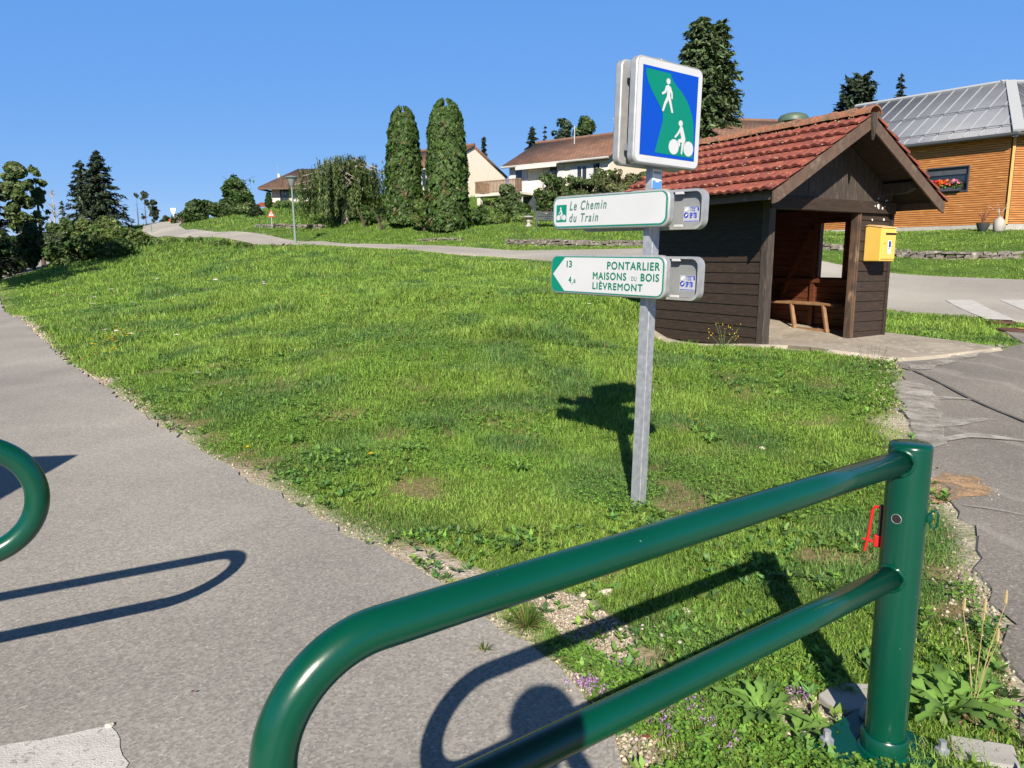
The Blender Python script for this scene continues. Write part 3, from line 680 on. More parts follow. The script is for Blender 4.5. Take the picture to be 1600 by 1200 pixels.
# bench inside
b = empty('bench', local(W_-.28, 1.6, .035), SH_YAW, 'rustic plank bench with slanted legs inside the wooden shelter', 'bench')
MB().box(-.20, .20, -.95, .98, .47, .515).build('seat', M['oldwood'], b, bevel=.012)
for y0 in (-.75, -.05, .75):
    MB().beam((-.18, y0, .47), (-.24+.3*0, y0-.16, .0), .06, .05).beam((-.18, y0, .47), (.12, y0+.12, 0), .06, .05).build('leg', M['oldwood'], b)
MB().beam((-.2, -.95, .03), (-.2, .98, .03), .06, .05).build('stretcher', M['oldwood'], b)
# mailbox on the front boards
mbx = empty('mailbox', local(2.28, -.030, 1.30), SH_YAW, 'yellow wall letter box mounted on the front boards of the shelter', 'mailbox')
MB().prism([(-.30, .0), (0, 0), (0, .55), (-.06, .575), (-.30, .535)], 0, .385, 'yz').build('body', M['yellow'], mbx, bevel=.014)
MB().prism([(-.315, .536), (-.308, .552), (-.06, .595), (.0, .58), (0, .568), (-.06, .576)], -.008, .393, 'yz').build('lid', M['yellow_top'], mbx, bevel=.004)
MB().box(.02, .365, -.316, -.298, .035, .515).build('door', M['yellow'], mbx, bevel=.008)
MB().box(.09, .36, -.322, -.312, .425, .455).build('slot', M['black'], mbx, bevel=.003)
MB().box(.08, .37, -.335, -.312, .456, .47).build('slot_hood', M['yellow'], mbx, bevel=.003)
st = MB().box(.17, .25, -.3185, -.315, .12, .335).build('sticker', M['sticker_white'], mbx)
MB().box(.18, .24, -.3205, -.3186, .225, .325).box(.18, .215, -.3205, -.3186, .20, .215).build('printing', M['blue_ink'], st)
MB().lathe([(.010, -.004), (.010, .004)], 12, (0, 0, 0)).build('keyhole', M['black'], mbx, loc=(.07, -.318, .29))

# ---------------------------------------------------------------- direction signpost
def rrect(w, h, r, n=6, cx=0, cz=0):
    p = []
    for sx, sz_, a0 in ((1, 1, 0), (-1, 1, 90), (-1, -1, 180), (1, -1, 270)):
        for k in range(n+1):
            a = R(a0+90*k/n); p.append((cx+sx*(w/2-r)+r*math.cos(a), cz+sz_*(h/2-r)+r*math.sin(a)))
    return p
def text(parent, s, x0, x1, z0, z1, y, m, bold=.0, shear=0, name='lettering', space=1.0):
    """a line of letters fitted to a box; bold = extra stroke width in metres"""
    c = bpy.data.curves.new(name, 'FONT'); c.body = s; c.size = 1; c.shear = shear; c.space_character = space
    o = bpy.data.objects.new(name, c); C.objects.link(o); dg = bpy.context.evaluated_depsgraph_get()
    me = bpy.data.meshes.new_from_object(o.evaluated_get(dg)); C.objects.unlink(o); bpy.data.objects.remove(o); bpy.data.curves.remove(c)
    v = np.array([p.co[:] for p in me.vertices]); F = [tuple(p.vertices) for p in me.polygons]; bpy.data.meshes.remove(me)
    lo, hi = v.min(0), v.max(0); b = bold/2
    X = x0+b+(v[:, 0]-lo[0])*(x1-x0-2*b)/(hi[0]-lo[0]); Z = z0+b+(v[:, 1]-lo[1])*(z1-z0-2*b)/(hi[1]-lo[1]); mb = MB(); k = 0
    for dx, dz in ((0, 0), (-b, 0), (b, 0), (0, -b), (0, b)) if b else ((0, 0),):
        mb.add(np.stack([X+dx, np.full(len(X), y-.0003-.00025*k), Z+dz], -1).tolist(), F); k += 1
    me = bpy.data.meshes.new(name); me.from_pydata(mb.v, [], mb.f); me.materials.append(m); o = bpy.data.objects.new(name, me); link(o, parent); return o
def disc(cx, cz, r, n=20): return [(cx+r*math.cos(2*math.pi*k/n), cz+r*math.sin(2*math.pi*k/n)) for k in range(n)]
def capsule(p, q, r0, r1):
    a = math.atan2(q[1]-p[1], q[0]-p[0]); out = []
    for k in range(7): t = a+math.pi/2+math.pi*k/6; out.append((p[0]+r0*math.cos(t), p[1]+r0*math.sin(t)))
    for k in range(7): t = a-math.pi/2+math.pi*k/6; out.append((q[0]+r1*math.cos(t), q[1]+r1*math.sin(t)))
    return out
def flat(mb, poly, y, th=.0008): return mb.prism(poly, y-th, y)
SPB = at(997, 790, 4.63); SPZ = ground_z(np.array([SPB[0]]), np.array([SPB[1]]))[0]
SIGN = empty('direction_signpost', (SPB[0], SPB[1], float(SPZ)), 0, 'grey steel post carrying the blue and green path sign and white direction panels', 'signpost')
YP = math.atan2(-.76, .645)                           # heading of the two direction panels
YS = R(36)                                            # heading of the square sign
def frame_node(name, loc, rz): ...
lean = R(1.0)
# post: a folded steel section with a shallow groove in its wide face
post = MB().prism([(-.022, -.05), (.022, -.05), (.022, -.024), (.019, -.022), (.019, -.012), (.022, -.010), (.022, .05), (-.022, .05)], -.25, 2.74, 'xy').build('post', M['galv'], SIGN, loc=(0, 0, 0), rz=YP)
post.rotation_euler = (0, R(0), YP)
SIGN.rotation_euler = (0, R(1.1), 0)
zb = float(SPZ)
# square sign, two plates back to back
def plate(x, y, z, rz, w, h, th, name, face=True, mface=None):
    o = MB().prism(rrect(w, h, .045, 7), -th/2, th/2).build(name, M['alu'], SIGN, True, bevel=.010, loc=(x, y, z), rz=rz, seg=3)
    return o
PW, PH = .565, .590
def off(yaw, d): return (math.sin(yaw)*d, -math.cos(yaw)*d)     # towards the viewer side of a plate
cx, cy, cz = .012, -.03, 2.452-zb
fr = off(YS, .045)
sq = plate(cx+fr[0], cy+fr[1], cz, YS, PW, PH, .055, 'path_sign')
bk = off(YS, -.075)
sq2 = plate(cx+bk[0], cy+bk[1], cz, YS, PW, PH, .055, 'rear_path_sign')
MB().box(-.035, .035, -.045, .03, -.26, .26).build('mounting_bracket', M['alu_in'], SIGN, loc=(cx, cy, cz), rz=YS)
for zz in (-.2, .2): MB().box(-.26, .26, -.02, .012, zz-.018, zz+.018).build('mounting_rail', M['alu_in'], SIGN, loc=(cx+off(YS, -.01)[0], cy+off(YS, -.01)[1], cz), rz=YS)
yf = -.0275-.0006
fc = MB(); flat(fc, rrect(PW-.022, PH-.022, .038, 7), yf, .0012); fc.build('white_border', M['white_sign'], sq)
BW, BH = .470, .490
fc = MB(); flat(fc, [(-BW/2, -BH/2), (BW/2, -BH/2), (BW/2, BH/2), (-BW/2, BH/2)], yf-.0016); fc.build('blue_field', M['blue_sign'], sq)
def uvp(u, v): return ((u-.5)*BW, (.5-v)*BH)
sw = [(.05, .034), (.06, .11), (.10, .19), (.165, .27), (.25, .355), (.335, .44), (.375, .51), (.38, .58), (.36, .66), (.315, .8), (.265, .956), (.965, .964), (.97, .80), (.962, .66), (.945, .54), (.90, .44), (.84, .345), (.77, .275), (.69, .21), (.60, .16), (.545, .12), (.505, .08), (.48, .036)]
fc = MB(); flat(fc, [uvp(*p) for p in sw][::-1], yf-.0028); fc.build('green_path_shape', M['green_sign'], sq)
yq = yf-.0040
def pict(mb, shapes):
    for k, sh in enumerate(shapes): flat(mb, sh, yq-.00025*k, .0006)
ped = MB()
def U(p): return uvp(*p)
pict(ped, [disc(*U((.445, .128)), .0165), [U(p) for p in [(.405, .185), (.445, .165), (.475, .185), (.488, .25), (.484, .31), (.45, .315), (.432, .30), (.428, .24)]],
           capsule(U((.418, .195)), U((.398, .25)), .0085, .0075), capsule(U((.398, .25)), U((.352, .275)), .0075, .007),
           capsule(U((.475, .20)), U((.512, .255)), .0085, .007), capsule(U((.512, .255)), U((.520, .31)), .007, .0062),
           capsule(U((.452, .305)), U((.40, .385)), .0115, .009), capsule(U((.40, .385)), U((.37, .462)), .009, .0075),
           capsule(U((.466, .305)), U((.50, .385)), .0115, .009), capsule(U((.50, .385)), U((.532, .465)), .009, .0078)])
ped.build('pedestrian_symbol', M['white_sign'], sq)
cyc = MB()
def cyc_shapes(T, k):
    return [disc(*T(.60, .86), .0435*k, 28), disc(*T(.875, .86), .0435*k, 28), disc(*T(.705, .578), .0178*k),
            capsule(T(.722, .64), T(.772, .755), .0155*k, .0165*k), capsule(T(.70, .65), T(.665, .70), .008*k, .007*k), capsule(T(.665, .70), T(.617, .742), .007*k, .0065*k),
            capsule(T(.775, .765), T(.685, .785), .0135*k, .010*k), capsule(T(.685, .785), T(.70, .835), .009*k, .0065*k), capsule(T(.78, .765), T(.755, .83), .0115*k, .0085*k), capsule(T(.755, .83), T(.745, .925), .0085*k, .0065*k)]
pict(cyc, cyc_shapes(lambda u, v: uvp(u, v), 1)); cyc.build('cyclist_symbol', M['white_sign'], sq)

PL, PT = .985, .052
def panel(zc, h, name, fwd, shift, rear=False):
    o_ = off(YP, fwd); d = (math.cos(YP)*shift, math.sin(YP)*shift)
    return MB().prism(rrect(PL, h, .058, 7), -PT/2, PT/2).build(name, M['alu'], SIGN, True, bevel=.011, loc=(o_[0]+d[0], o_[1]+d[1], zc-zb), rz=YP, seg=3)
UPZ, UPH, LOZ, LOH = 1.912, .220, 1.508, .262
SHX = -.28
up = panel(UPZ, UPH, 'direction_panel', .085, SHX); up['label'] = 'upper white direction panel with green cyclist symbol'
lo_ = panel(LOZ, LOH, 'direction_panel', .085, SHX); lo_['label'] = 'lower white direction panel with green arrow end and three place names'
ypf = -PT/2-.0006
for o, h in ((up, UPH), (lo_, LOH)):
    fc = MB(); flat(fc, rrect(PL-.026, h-.026, .048, 7), ypf, .001); fc.build('green_edge', M['green_sign'], o)
# upper: white field nearly fills the face
fc = MB(); flat(fc, rrect(PL-.044, UPH-.040, .042, 7, -.002, .002), ypf-.0014); fc.build('white_field', M['white_sign'], up)
fx = lambda t: (t-.5)*(PL-.02)
fzu = lambda v: (.5-v)*(UPH-.02)
fc = MB(); flat(fc, [(fx(.035), fzu(.80)), (fx(.135), fzu(.80)), (fx(.135), fzu(.24)), (fx(.035), fzu(.24))], ypf-.0026); pc = fc.build('cyclist_badge', M['green_sign'], up)
bw, bh = fx(.135)-fx(.035), fzu(.24)-fzu(.80); bx, bz = (fx(.035)+fx(.135))/2, (fzu(.24)+fzu(.80))/2
sc_ = bw/(.40*BW)
cb = MB(); yq = ypf-.0036
TT = lambda u, v: (bx+((u-.5)*BW-.1125)*sc_*.94, bz+((.5-v)*BH+.118)*sc_*.94)
TT = lambda u, v: (bx+(u-.7375)*BW*sc_*.80, bz+(.735-v)*BH*sc_*.86)
pict(cb, cyc_shapes(TT, sc_*.80)); cb.build('cyclist_symbol', M['white_sign'], pc)
text(up, 'Le Chemin', fx(.165), fx(.505), fzu(.44), fzu(.14), ypf-.0026, M['grey_green_txt'], .0030, .22, space=1.25)
text(up, 'du Train', fx(.165), fx(.435), fzu(.82), fzu(.54), ypf-.0026, M['grey_green_txt'], .0030, .22, space=1.3)
# lower: white arrow pointing left on green
fzl = lambda v: (.5-v)*(LOH-.02)
a = (PL-.044)/2; b_ = (LOH-.040)/2; rr = .04
arrow = [(-a+.005, 0), (-a+.118, b_)] + [p for p in rrect(2*a, 2*b_, rr, 7)[:8]][::-1] + [p for p in rrect(2*a, 2*b_, rr, 7)[24:]][::-1] + [(-a+.118, -b_)]
fc = MB(); flat(fc, arrow, ypf-.0014); fc.build('white_arrow_field', M['white_sign'], lo_)
tx = lambda s, t0, t1, v1, v0, bold=.0042, m='dark_green_txt', sp=1.15: text(lo_, s, fx(t0), fx(t1), fzl(v1), fzl(v0), ypf-.0024, M[m], bold, 0, space=sp)
tx('13', .152, .205, .315, .125, .004, sp=.9); tx('4', .175, .203, .735, .555, .005); tx(',', .208, .216, .78, .715, .002); tx('8', .224, .244, .735, .63, .002)
tx('PONTARLIER', .530, .968, .345, .135); tx('MAISONS', .405, .700, .615, .415); tx('DU', .742, .785, .612, .50, .0006, 'grey_green_txt'); tx('BOIS', .818, .965, .615, .415)
tx('LIÈVREMONT', .405, .838, .875, .635)
# rear panels, seen from their hollow backs
for zc, h, lab in ((UPZ+.0, UPH+.015, 'upper rear panel showing its hollow back'), (LOZ-.005, LOH, 'lower rear panel showing its hollow back')):
    o_ = off(YP, -.085); d = (math.cos(YP)*-.165, math.sin(YP)*-.165)
    outer = rrect(PL, h, .058, 7); inner = rrect(PL-.03, h-.03, .046, 7); mb = MB(); n = len(outer); V = []
    for y in (-PT/2, PT/2-.006, PT/2):
        pass
    V = [(p[0], -PT/2, p[1]) for p in outer] + [(p[0], -PT/2, p[1]) for p in inner] + [(p[0], PT/2-.008, p[1]) for p in inner] + [(p[0], PT/2, p[1]) for p in outer]
    fs = []
    for i in range(n):
        j = (i+1) % n; fs += [(i, j, n+j, n+i), (n+i, n+j, 2*n+j, 2*n+i), (3*n+i, 3*n+j, j, i)]
    fs += [tuple(range(2*n, 3*n)), tuple(range(3*n, 4*n))[::-1]]
    mb.add(V, fs); rp = mb.build('rear_panel', M['alu'], SIGN, True, loc=(o_[0]+d[0], o_[1]+d[1], zc-zb), rz=YP); rp['label'] = lab
    MB().prism(rrect(PL-.034, h-.034, .044, 7), PT/2-.0125, PT/2-.0085).build('back_sheet', M['alu_in'], rp)
    yb = PT/2-.0130
    stx = MB(); flat(stx, [(.325, -.075), (.44, -.075), (.44, .018), (.325, .018)], yb); sk = stx.build('sticker', mat('pale_grey_sticker', (.36, .39, .44), None, rough=.5), rp)
    fb = MB(); flat(fb, disc(.345, -.032, .017), yb-.0012); flat(fb, [(.37, .016), (.436, .016), (.436, .012), (.37, .012)], yb-.0012); flat(fb, [(.33, -.066), (.436, -.066), (.436, -.070), (.33, -.070)], yb-.0012); flat(fb, [(.425, .010), (.436, .010), (.436, -.008), (.425, -.008)], yb-.0012)
    fb.build('sticker_emblem', M['blue_ink'], sk)
    fb = MB(); flat(fb, [(.333, -.004), (.345, .012), (.360, .010), (.352, -.004), (.340, -.010)], yb-.0012); flat(fb, [(.336, -.040), (.346, -.026), (.356, -.024), (.350, -.036)], yb-.0022); fb.build('sticker_mark', M['sticker_white'], sk)
    text(sk, '132', .376, .41, -.010, .009, yb-.0012, M['blue_ink'], .001); text(sk, 'SP TB', .37, .423, -.052, -.018, yb-.0012, M['blue_ink'], .003)
    for s in (-1, 1): MB().box(.285, .345, -PT/2-.002, -PT/2+.014, s*(h/2-.022)-.007, s*(h/2-.022)+.007).build('fixing_clip', M['white_sign'], rp, bevel=.002)
for zc in (UPZ, LOZ):
    MB().box(-.04, .04, -.06, .06, -.03, .03).build('panel_bracket', M['galv'], SIGN, loc=(0, 0, zc-zb), rz=YP, bevel=.004)
# sticker on the upper post
stk = MB().box(.0221, .0232, -.043, .043, 2.035-zb, 2.15-zb).build('post_sticker', M['sticker_white'], SIGN, loc=(0, 0, 0), rz=YP)
MB().box(.0233, .0240, -.042, .042, 2.035-zb, 2.075-zb).box(.0233, .0240, -.042, -.012, 2.076-zb, 2.084-zb).box(.0233, .0240, .016, .042, 2.076-zb, 2.084-zb).build('sticker_print', mat('sky_blue_ink', (.08, .25, .62), None, rough=.5), stk)
text(stk, 'MON', 0, .01, 0, .01, 0, M['alu_in']) if False else None
MB().box(.0233, .0240, -.034, .034, 2.122-zb, 2.138-zb).build('sticker_band', mat('grey_ink', (.3, .31, .33), None, rough=.6), stk)

# ---------------------------------------------------------------- green tube barriers
def barrier(name, label, px, py, d, z_lo, z_hi, length, group, extras):
    t = empty(name, (px, py, 0), math.atan2(d[1], d[0]), label, 'barrier', group)    # local x runs from the post along the rails
    r = .0365; rad = (z_hi-z_lo)/2; zc = (z_hi+z_lo)/2; xe = length-rad
    MB().lathe([(.001, -.05), (.061, -.05), (.061, 1.045), (.059, 1.053), (.054, 1.057), (.001, 1.057)], 48).build('post', M['green_paint'], t, True)
    pts = [(.05, 0, z_hi), (.3*xe, 0, z_hi), (.6*xe, 0, z_hi)]
    pts += [(xe+math.sin(a)*rad*1.0, 0, zc+math.cos(a)*rad) for a in np.linspace(0, math.pi, 34)]
    pts += [(.6*xe, 0, z_lo), (.3*xe, 0, z_lo), (.05, 0, z_lo)]
    MB().tube(pts, r, 32).build('rail', M['green_paint'], t, 'all')
    for zz in (z_hi, z_lo):
        w = MB(); ring = []
        w.tube([(.066*math.cos(a*0)+.004*math.sin(a*5), .048*math.cos(a), zz+.048*math.sin(a)) if False else (math.sqrt(max(0, .061**2-(.039*math.cos(a))**2))+.004, .039*math.cos(a), zz+.039*math.sin(a)) for a in np.linspace(0, 2*math.pi, 28)], [.0055+.0016*random.random() for _ in range(28)], 8, wob=.15)
        w.build('weld_seam', M['green_paint'], t, True)
    bp = MB().prism(rrect(.34, .34, .03, 4), -.012, .012, 'xy').build('base_plate', M['green_paint'], t, bevel=.003, loc=(0, 0, .018))
    for sx in (-1, 1):
        for sy in (-1, 1):
            MB().lathe([(.022, .012), (.022, .034), (.012, .036), (.012, .062), (.001, .062)], 6, (sx*.125, sy*.125, 0)).build('bolt', M['galv'], bp)
    MB().lathe([(.062, .0), (.078, .002), (.078, .016), (.071, .022), (.071, .07), (.067, .075), (.060, .075)], 36).build('sleeve', M['green_paint'], bp, True)
    return t
BD = Vector((-.806, -.592, 0)).normalized()
br = barrier('tube_barrier', 'dark green tube barrier in front with red locking pin on its post', 1.212, 2.185, BD, .638, 1.006, 1.96, 'green cycle barriers', True)
# small fittings: hole, red pin, shackle (placed in world directions round the post)
def round_post(parent, ang):                           # a frame on the post surface facing world direction ang
    return ang - parent.rotation_euler[2]
va = math.atan2(-2.185, -1.212)                        # from the post towards the viewer
a0 = round_post(br, va)
hole = MB().lathe([(.0135, -.001), (.0135, .0012)], 20); 
for v in range(len(hole.v)): x, y, z = hole.v[v]; hole.v[v] = (.0612+z, x, y)
hole.build('pin_hole', M['black'], br, loc=(0, 0, .83), rz=a0-R(20))
rg = MB().tube([(.0615, .0145*math.cos(a), .0145*math.sin(a)) for a in np.linspace(0, 2*math.pi, 24)], (.0010), 6); rg.build('hole_rim', M['galv'], br, True, loc=(0, 0, .83), rz=a0-R(20))
al = a0-R(97)
pin = MB().tube([(.058, 0, .075), (.084, 0, .074), (.090, 0, .062), (.098, .002, -.04), (.104, .004, -.075)], [.0045, .0045, .0052, .0052, .0045], 10).build('locking_pin', M['red_paint'], br, True, loc=(0, 0, .765), rz=al)
MB().box(.058, .080, -.011, .011, -.055, -.015).build('pin_socket', M['red_paint'], pin, bevel=.004)
MB().tube([(.075, 0, -.040), (.112, 0, -.038)], .0045, 10).build('cross_bar', M['red_paint'], pin, True)
MB().box(.058, .070, -.010, .010, -.05, .082).build('hinge_plate', M['black'], pin, bevel=.002)
MB().lathe([(.0, 0)] and [(.006, -.004), (.008, .0), (.006, .004)], 10).build('pin_rivet', M['red_paint'], pin, loc=(.085, 0, -.04))
sh_ = MB().tube([(.056, 0, .0), (.066, 0, .012), (.073, 0, .024), (.084, 0, .026), (.090, 0, .016), (.089, 0, -.020), (.080, 0, -.030), (.072, 0, -.022), (.066, 0, -.004)], .0038, 8).build('shackle', M['green_paint'], br, True, loc=(0, 0, .83), rz=a0+R(86))
MB().lathe([(.010, -.012), (.012, 0), (.010, .012)], 10).build('shackle_pin', M['green_paint'], sh_, True, loc=(.065, 0, 0))
BD2 = Vector((.866, .5, 0)).normalized()
tipx, tipy = -1.575, 2.36; Lb = 1.96
barrier('tube_barrier', 'dark green tube barrier whose rounded end reaches in over the path by the white mark', tipx-BD2.x*Lb, tipy-BD2.y*Lb, BD2, .656, 1.024, Lb, 'green cycle barriers', False)

# ---------------------------------------------------------------- beside the frame: unseen roofed board added to cast shade on the path, and the photographer
nb = empty('shade_board', (-4.55, 2.2, h1(-4.55, 2.2)), R(7), 'unseen wooden board with a flat roof, added to shade the cycle path', 'shade board')
MB().box(-.68, .70, -.66, .60, 1.99, 2.05).build('roof', M['barge'], nb, bevel=.006)
for x in (-.5, .5): MB().box(x-.05, x+.05, -.05, .05, -.2, 1.99).build('post', M['barge'], nb, bevel=.006)
MB().box(-.448, .448, -.02, .02, .9, 1.8).build('board', M['oldwood'], nb)

def skin_body(name, joints, edges, m, parent, sub=1):
    me = bpy.data.meshes.new(name); me.from_pydata([j[0] for j in joints], edges, []); o = bpy.data.objects.new(name, me); link(o, parent)
    md = o.modifiers.new('skin', 'SKIN'); 
    while len(me.skin_vertices) == 0: 
        import bmesh
        bm = bmesh.new(); bm.from_mesh(me); bm.verts.layers.skin.verify(); bm.to_mesh(me); bm.free()
    for k, j in enumerate(joints): me.skin_vertices[0].data[k].radius = (j[1], j[2] if len(j) > 2 else j[1])
    me.skin_vertices[0].data[0].use_root = True
    s = o.modifiers.new('sub', 'SUBSURF'); s.levels = s.render_levels = sub; me.materials.append(m)
    return o
pr = empty('person', (-.10, -.24, 0), 0, 'person in jacket and cap standing on the path taking the photograph', 'person')
J = [((0, 0, .92), .15, .11), ((0, 0, 1.10), .135, .10), ((0, 0, 1.30), .165, .105), ((0, 0, 1.41), .10, .075), ((0, .005, 1.49), .055), ((0, .02, 1.56), .075), ((0, .02, 1.63), .088, .10), ((0, .02, 1.70), .065, .08),
     ((.19, 0, 1.38), .06), ((.30, .06, 1.17), .05), ((.13, .17, 1.44), .036), ((.075, .21, 1.52), .03), ((-.19, 0, 1.38), .06), ((-.30, .06, 1.17), .05), ((-.12, .17, 1.44), .036), ((-.06, .21, 1.50), .03),
     ((.10, 0, .86), .09), ((.12, .02, .48), .06), ((.13, 0, .10), .045), ((.13, .13, .035), .035), ((-.10, 0, .86), .09), ((-.12, .02, .48), .06), ((-.13, 0, .10), .045), ((-.14, .13, .035), .035)]
E_ = [(0, 1), (1, 2), (2, 3), (3, 4), (4, 5), (5, 6), (6, 7), (3, 8), (8, 9), (9, 10), (10, 11), (3, 12), (12, 13), (13, 14), (14, 15), (0, 16), (16, 17), (17, 18), (18, 19), (0, 20), (20, 21), (21, 22), (22, 23)]
skin_body('body', J, E_, M['cloth'], pr, 2)
MB().lathe([(.118, 1.655), (.122, 1.68), (.112, 1.73), (.085, 1.77), (.04, 1.79), (.002, 1.795)], 24, (0, .01, 0)).build('helmet', M['helmet'], pr, True)
cmo = empty('compact_camera', (-.08, -.045, 1.50), 0, 'small black compact camera held in both hands of the person', 'camera')
MB().box(-.05, .05, -.012, .008, -.03, .03).build('camera_body', M['black'], cmo, bevel=.006)

# ---------------------------------------------------------------- houses
def uvbox_roof(name, corners, m, parent, th=.16):
    """a slab roof plane: corners eaveA, eaveB, ridgeB, ridgeA; uv in metres"""
    A, B, Cc, D = [np.array(c, float) for c in corners]; n = np.cross(B-A, D-A); n /= np.linalg.norm(n)
    if n[2] < 0: n = -n
    V = np.array([A, B, Cc, D, A-n*th, B-n*th, Cc-n*th, D-n*th]); e = (B-A)/np.linalg.norm(B-A); s = np.cross(n, e)
    uv = np.c_[(V-A)@e, (V-A)@s]
    F = [np.array([[0, 1, 2, 3], [7, 6, 5, 4], [0, 4, 5, 1], [1, 5, 6, 2], [2, 6, 7, 3], [3, 7, 4, 0]])]
    return npmesh(name, V, F, m, parent, uv=uv)
def window(parent, x, z, w, h, y=0, nrm='y', frame='frame_white', glass='glass', shut=None, name='window', lab=None):
    """in the plane y=const of the house frame (nrm '-x' / 'x' for the end walls)"""
    def T(mb, x0, x1, d0, d1, z0, z1):
        if nrm == 'y': mb.box(x0, x1, y-d1, y-d0, z0, z1)
        elif nrm == 'x': mb.box(y+d0, y+d1, x0, x1, z0, z1)
        else: mb.box(y-d1, y-d0, x0, x1, z0, z1)
    f = MB(); b = .07
    T(f, x, x+w, 0, .05, z, z+b); T(f, x, x+w, 0, .05, z+h-b, z+h); T(f, x, x+b, 0, .05, z+b, z+h-b); T(f, x+w-b, x+w, 0, .05, z+b, z+h-b)
    if w > .8: T(f, x+w/2-.035, x+w/2+.035, 0, .05, z+b, z+h-b)
    wo = f.build(name, M[frame], parent)
    g_ = MB(); T(g_, x+b*.9, x+w-b*.9, .005, .02, z+b*.9, z+h-b*.9); g_.build('pane', M[glass], wo)
    if shut:
        for s in (-1, 1):
            q = MB(); x0 = x-shut-.02 if s < 0 else x+w+.02; T(q, x0, x0+shut, 0, .05, z-.03, z+h+.03); q.build('shutter', M['shutter'], wo)
    return wo
def gable_house(name, label, loc, rz, L, D, we, rise_, over, wallm, roofm, gover=.35, sink=2.0, group=None):
    t = empty(name, loc, rz, label, 'house', group); mb = MB()
    mb.prism([(0, -sink), (D, -sink), (D, we), (D/2, we+rise_), (0, we)], 0, L, 'yz').build('wall', M[wallm], t)
    k = rise_/(D/2); zz = .1
    uvbox_roof('roof', [(-gover, -over, we-over*k+zz), (L+gover, -over, we-over*k+zz), (L+gover, D/2, we+rise_+zz), (-gover, D/2, we+rise_+zz)], M[roofm], t)
    uvbox_roof('roof', [(-gover, D+over, we-over*k+zz), (L+gover, D+over, we-over*k+zz), (L+gover, D/2+.01, we+rise_+zz), (-gover, D/2+.01, we+rise_+zz)], M[roofm], t)
    MB().tube([(-gover, D/2, we+rise_+.12), (L+gover, D/2, we+rise_+.12)], .13, 8).build('ridge', M[roofm] if False else M['ridge_plain'], t, True)
    MB().tube([(-gover, -over-.06, we-over*k-.02), (L+gover, -over-.06, we-over*k-.02)], .08, 8).build('gutter', M['wall_grey'], t, True)
    return t
M['ridge_plain'] = mat('brown_ridge', (.2, .11, .08), (.15, .085, .06), 4, .9)
# the long brown roofed house with the balcony
hx, hy = -.20, 57.0; gz = h1(1.5, 55)
h3 = gable_house('house', 'long cream house with brown tiled roof, white awning and wooden balcony behind the shrubs', (hx, hy, 5.1), R(-38.2), 8.6, 7.5, 3.66, 1.86, .55, 'render_cream', 'roof_brown', .3)
we = 3.75
window(h3, .55, 1.55, .75, 2.0, 0, 'y', shut=.42); window(h3, 3.65, 1.55, .8, 1.95, 0, 'y', shut=.5, lab=None); window(h3, 6.0, 1.9, .9, 1.2, 0, 'y', shut=.5)
window(h3, 7.35, 2.0, .6, 1.2, 0, 'y')
aw = MB().prism([(0, 3.5), (-.95, 3.28), (-.95, 3.05), (-.92, 3.05), (-.92, 3.25), (0, 3.42)], 1.3, 4.9, 'yz').build('awning', M['awning'], h3)
MB().box(7.15, 7.6, 3.0, 3.45, 4.7, 6.25).build('chimney', M['render_cream'], h3); MB().box(7.11, 7.64, 2.96, 3.49, 6.25, 6.33).box(7.2, 7.55, 3.05, 3.4, 6.33, 6.48).box(7.08, 7.67, 2.93, 3.52, 6.48, 6.56).build('chimney_cap', M['wall_grey'], h3)
MB().tube([(4.05, 2.6, 4.6), (4.05, 2.6, 6.3)], .05, 10).build('flue_pipe', M['alu'], h3, True)
bal = MB().box(-2.0, 2.3, -1.6, .0, 1.28, 1.45).build('balcony', M['render_white'], h3)
mb = MB().box(-2.0, 2.3, -1.62, -1.54, 2.30, 2.38).box(-2.0, 2.3, -1.60, -1.56, 1.52, 1.58)
for k in range(33): mb.box(-2.0+k*.134, -1.93+k*.134, -1.60, -1.565, 1.58, 2.3)
for k in range(12): mb.box(-2.02, -1.98, -1.5+k*.134, -1.42+k*.134, 1.55, 2.3)
mb.box(-2.04, -1.96, -1.6, 0, 2.30, 2.38).build('railing', M['woodrail'], bal)
MB().box(1.4, 3.3, -.06, .02, -.6, 1.2).build('garage_door', M['fenceslate'], h3); MB().box(-1.9, -1.6, -1.5, -1.2, -2, 1.28).build('balcony_pier', M['render_white'], h3); MB().box(1.9, 2.2, -1.5, -1.2, -2, 1.28).build('balcony_pier', M['render_white'], h3)
MB().box(.2, 1.3, -.05, .0, -.4, 1.2).build('terrace_wall', M['wall_grey'], h3)
# the cream gable behind the cypresses
h2 = gable_house('house', 'house with a tall blank cream gable beside the tall clipped cypresses', (-7.8+.6*-4.2, 65.5-.8*4.2, 6.6), math.atan2(-3.5, 4.7), 5.86, 8.4, 2.2, 1.98, .25, 'render_cream', 'roof_brown', .12)
h2['label'] = 'house with a tall blank cream gable beside the tall clipped cypresses'
window(h2, 1.2, .7, 1.2, 1.2, 0, 'y'); window(h2, 3.6, .7, 1.0, 1.2, 0, 'y')
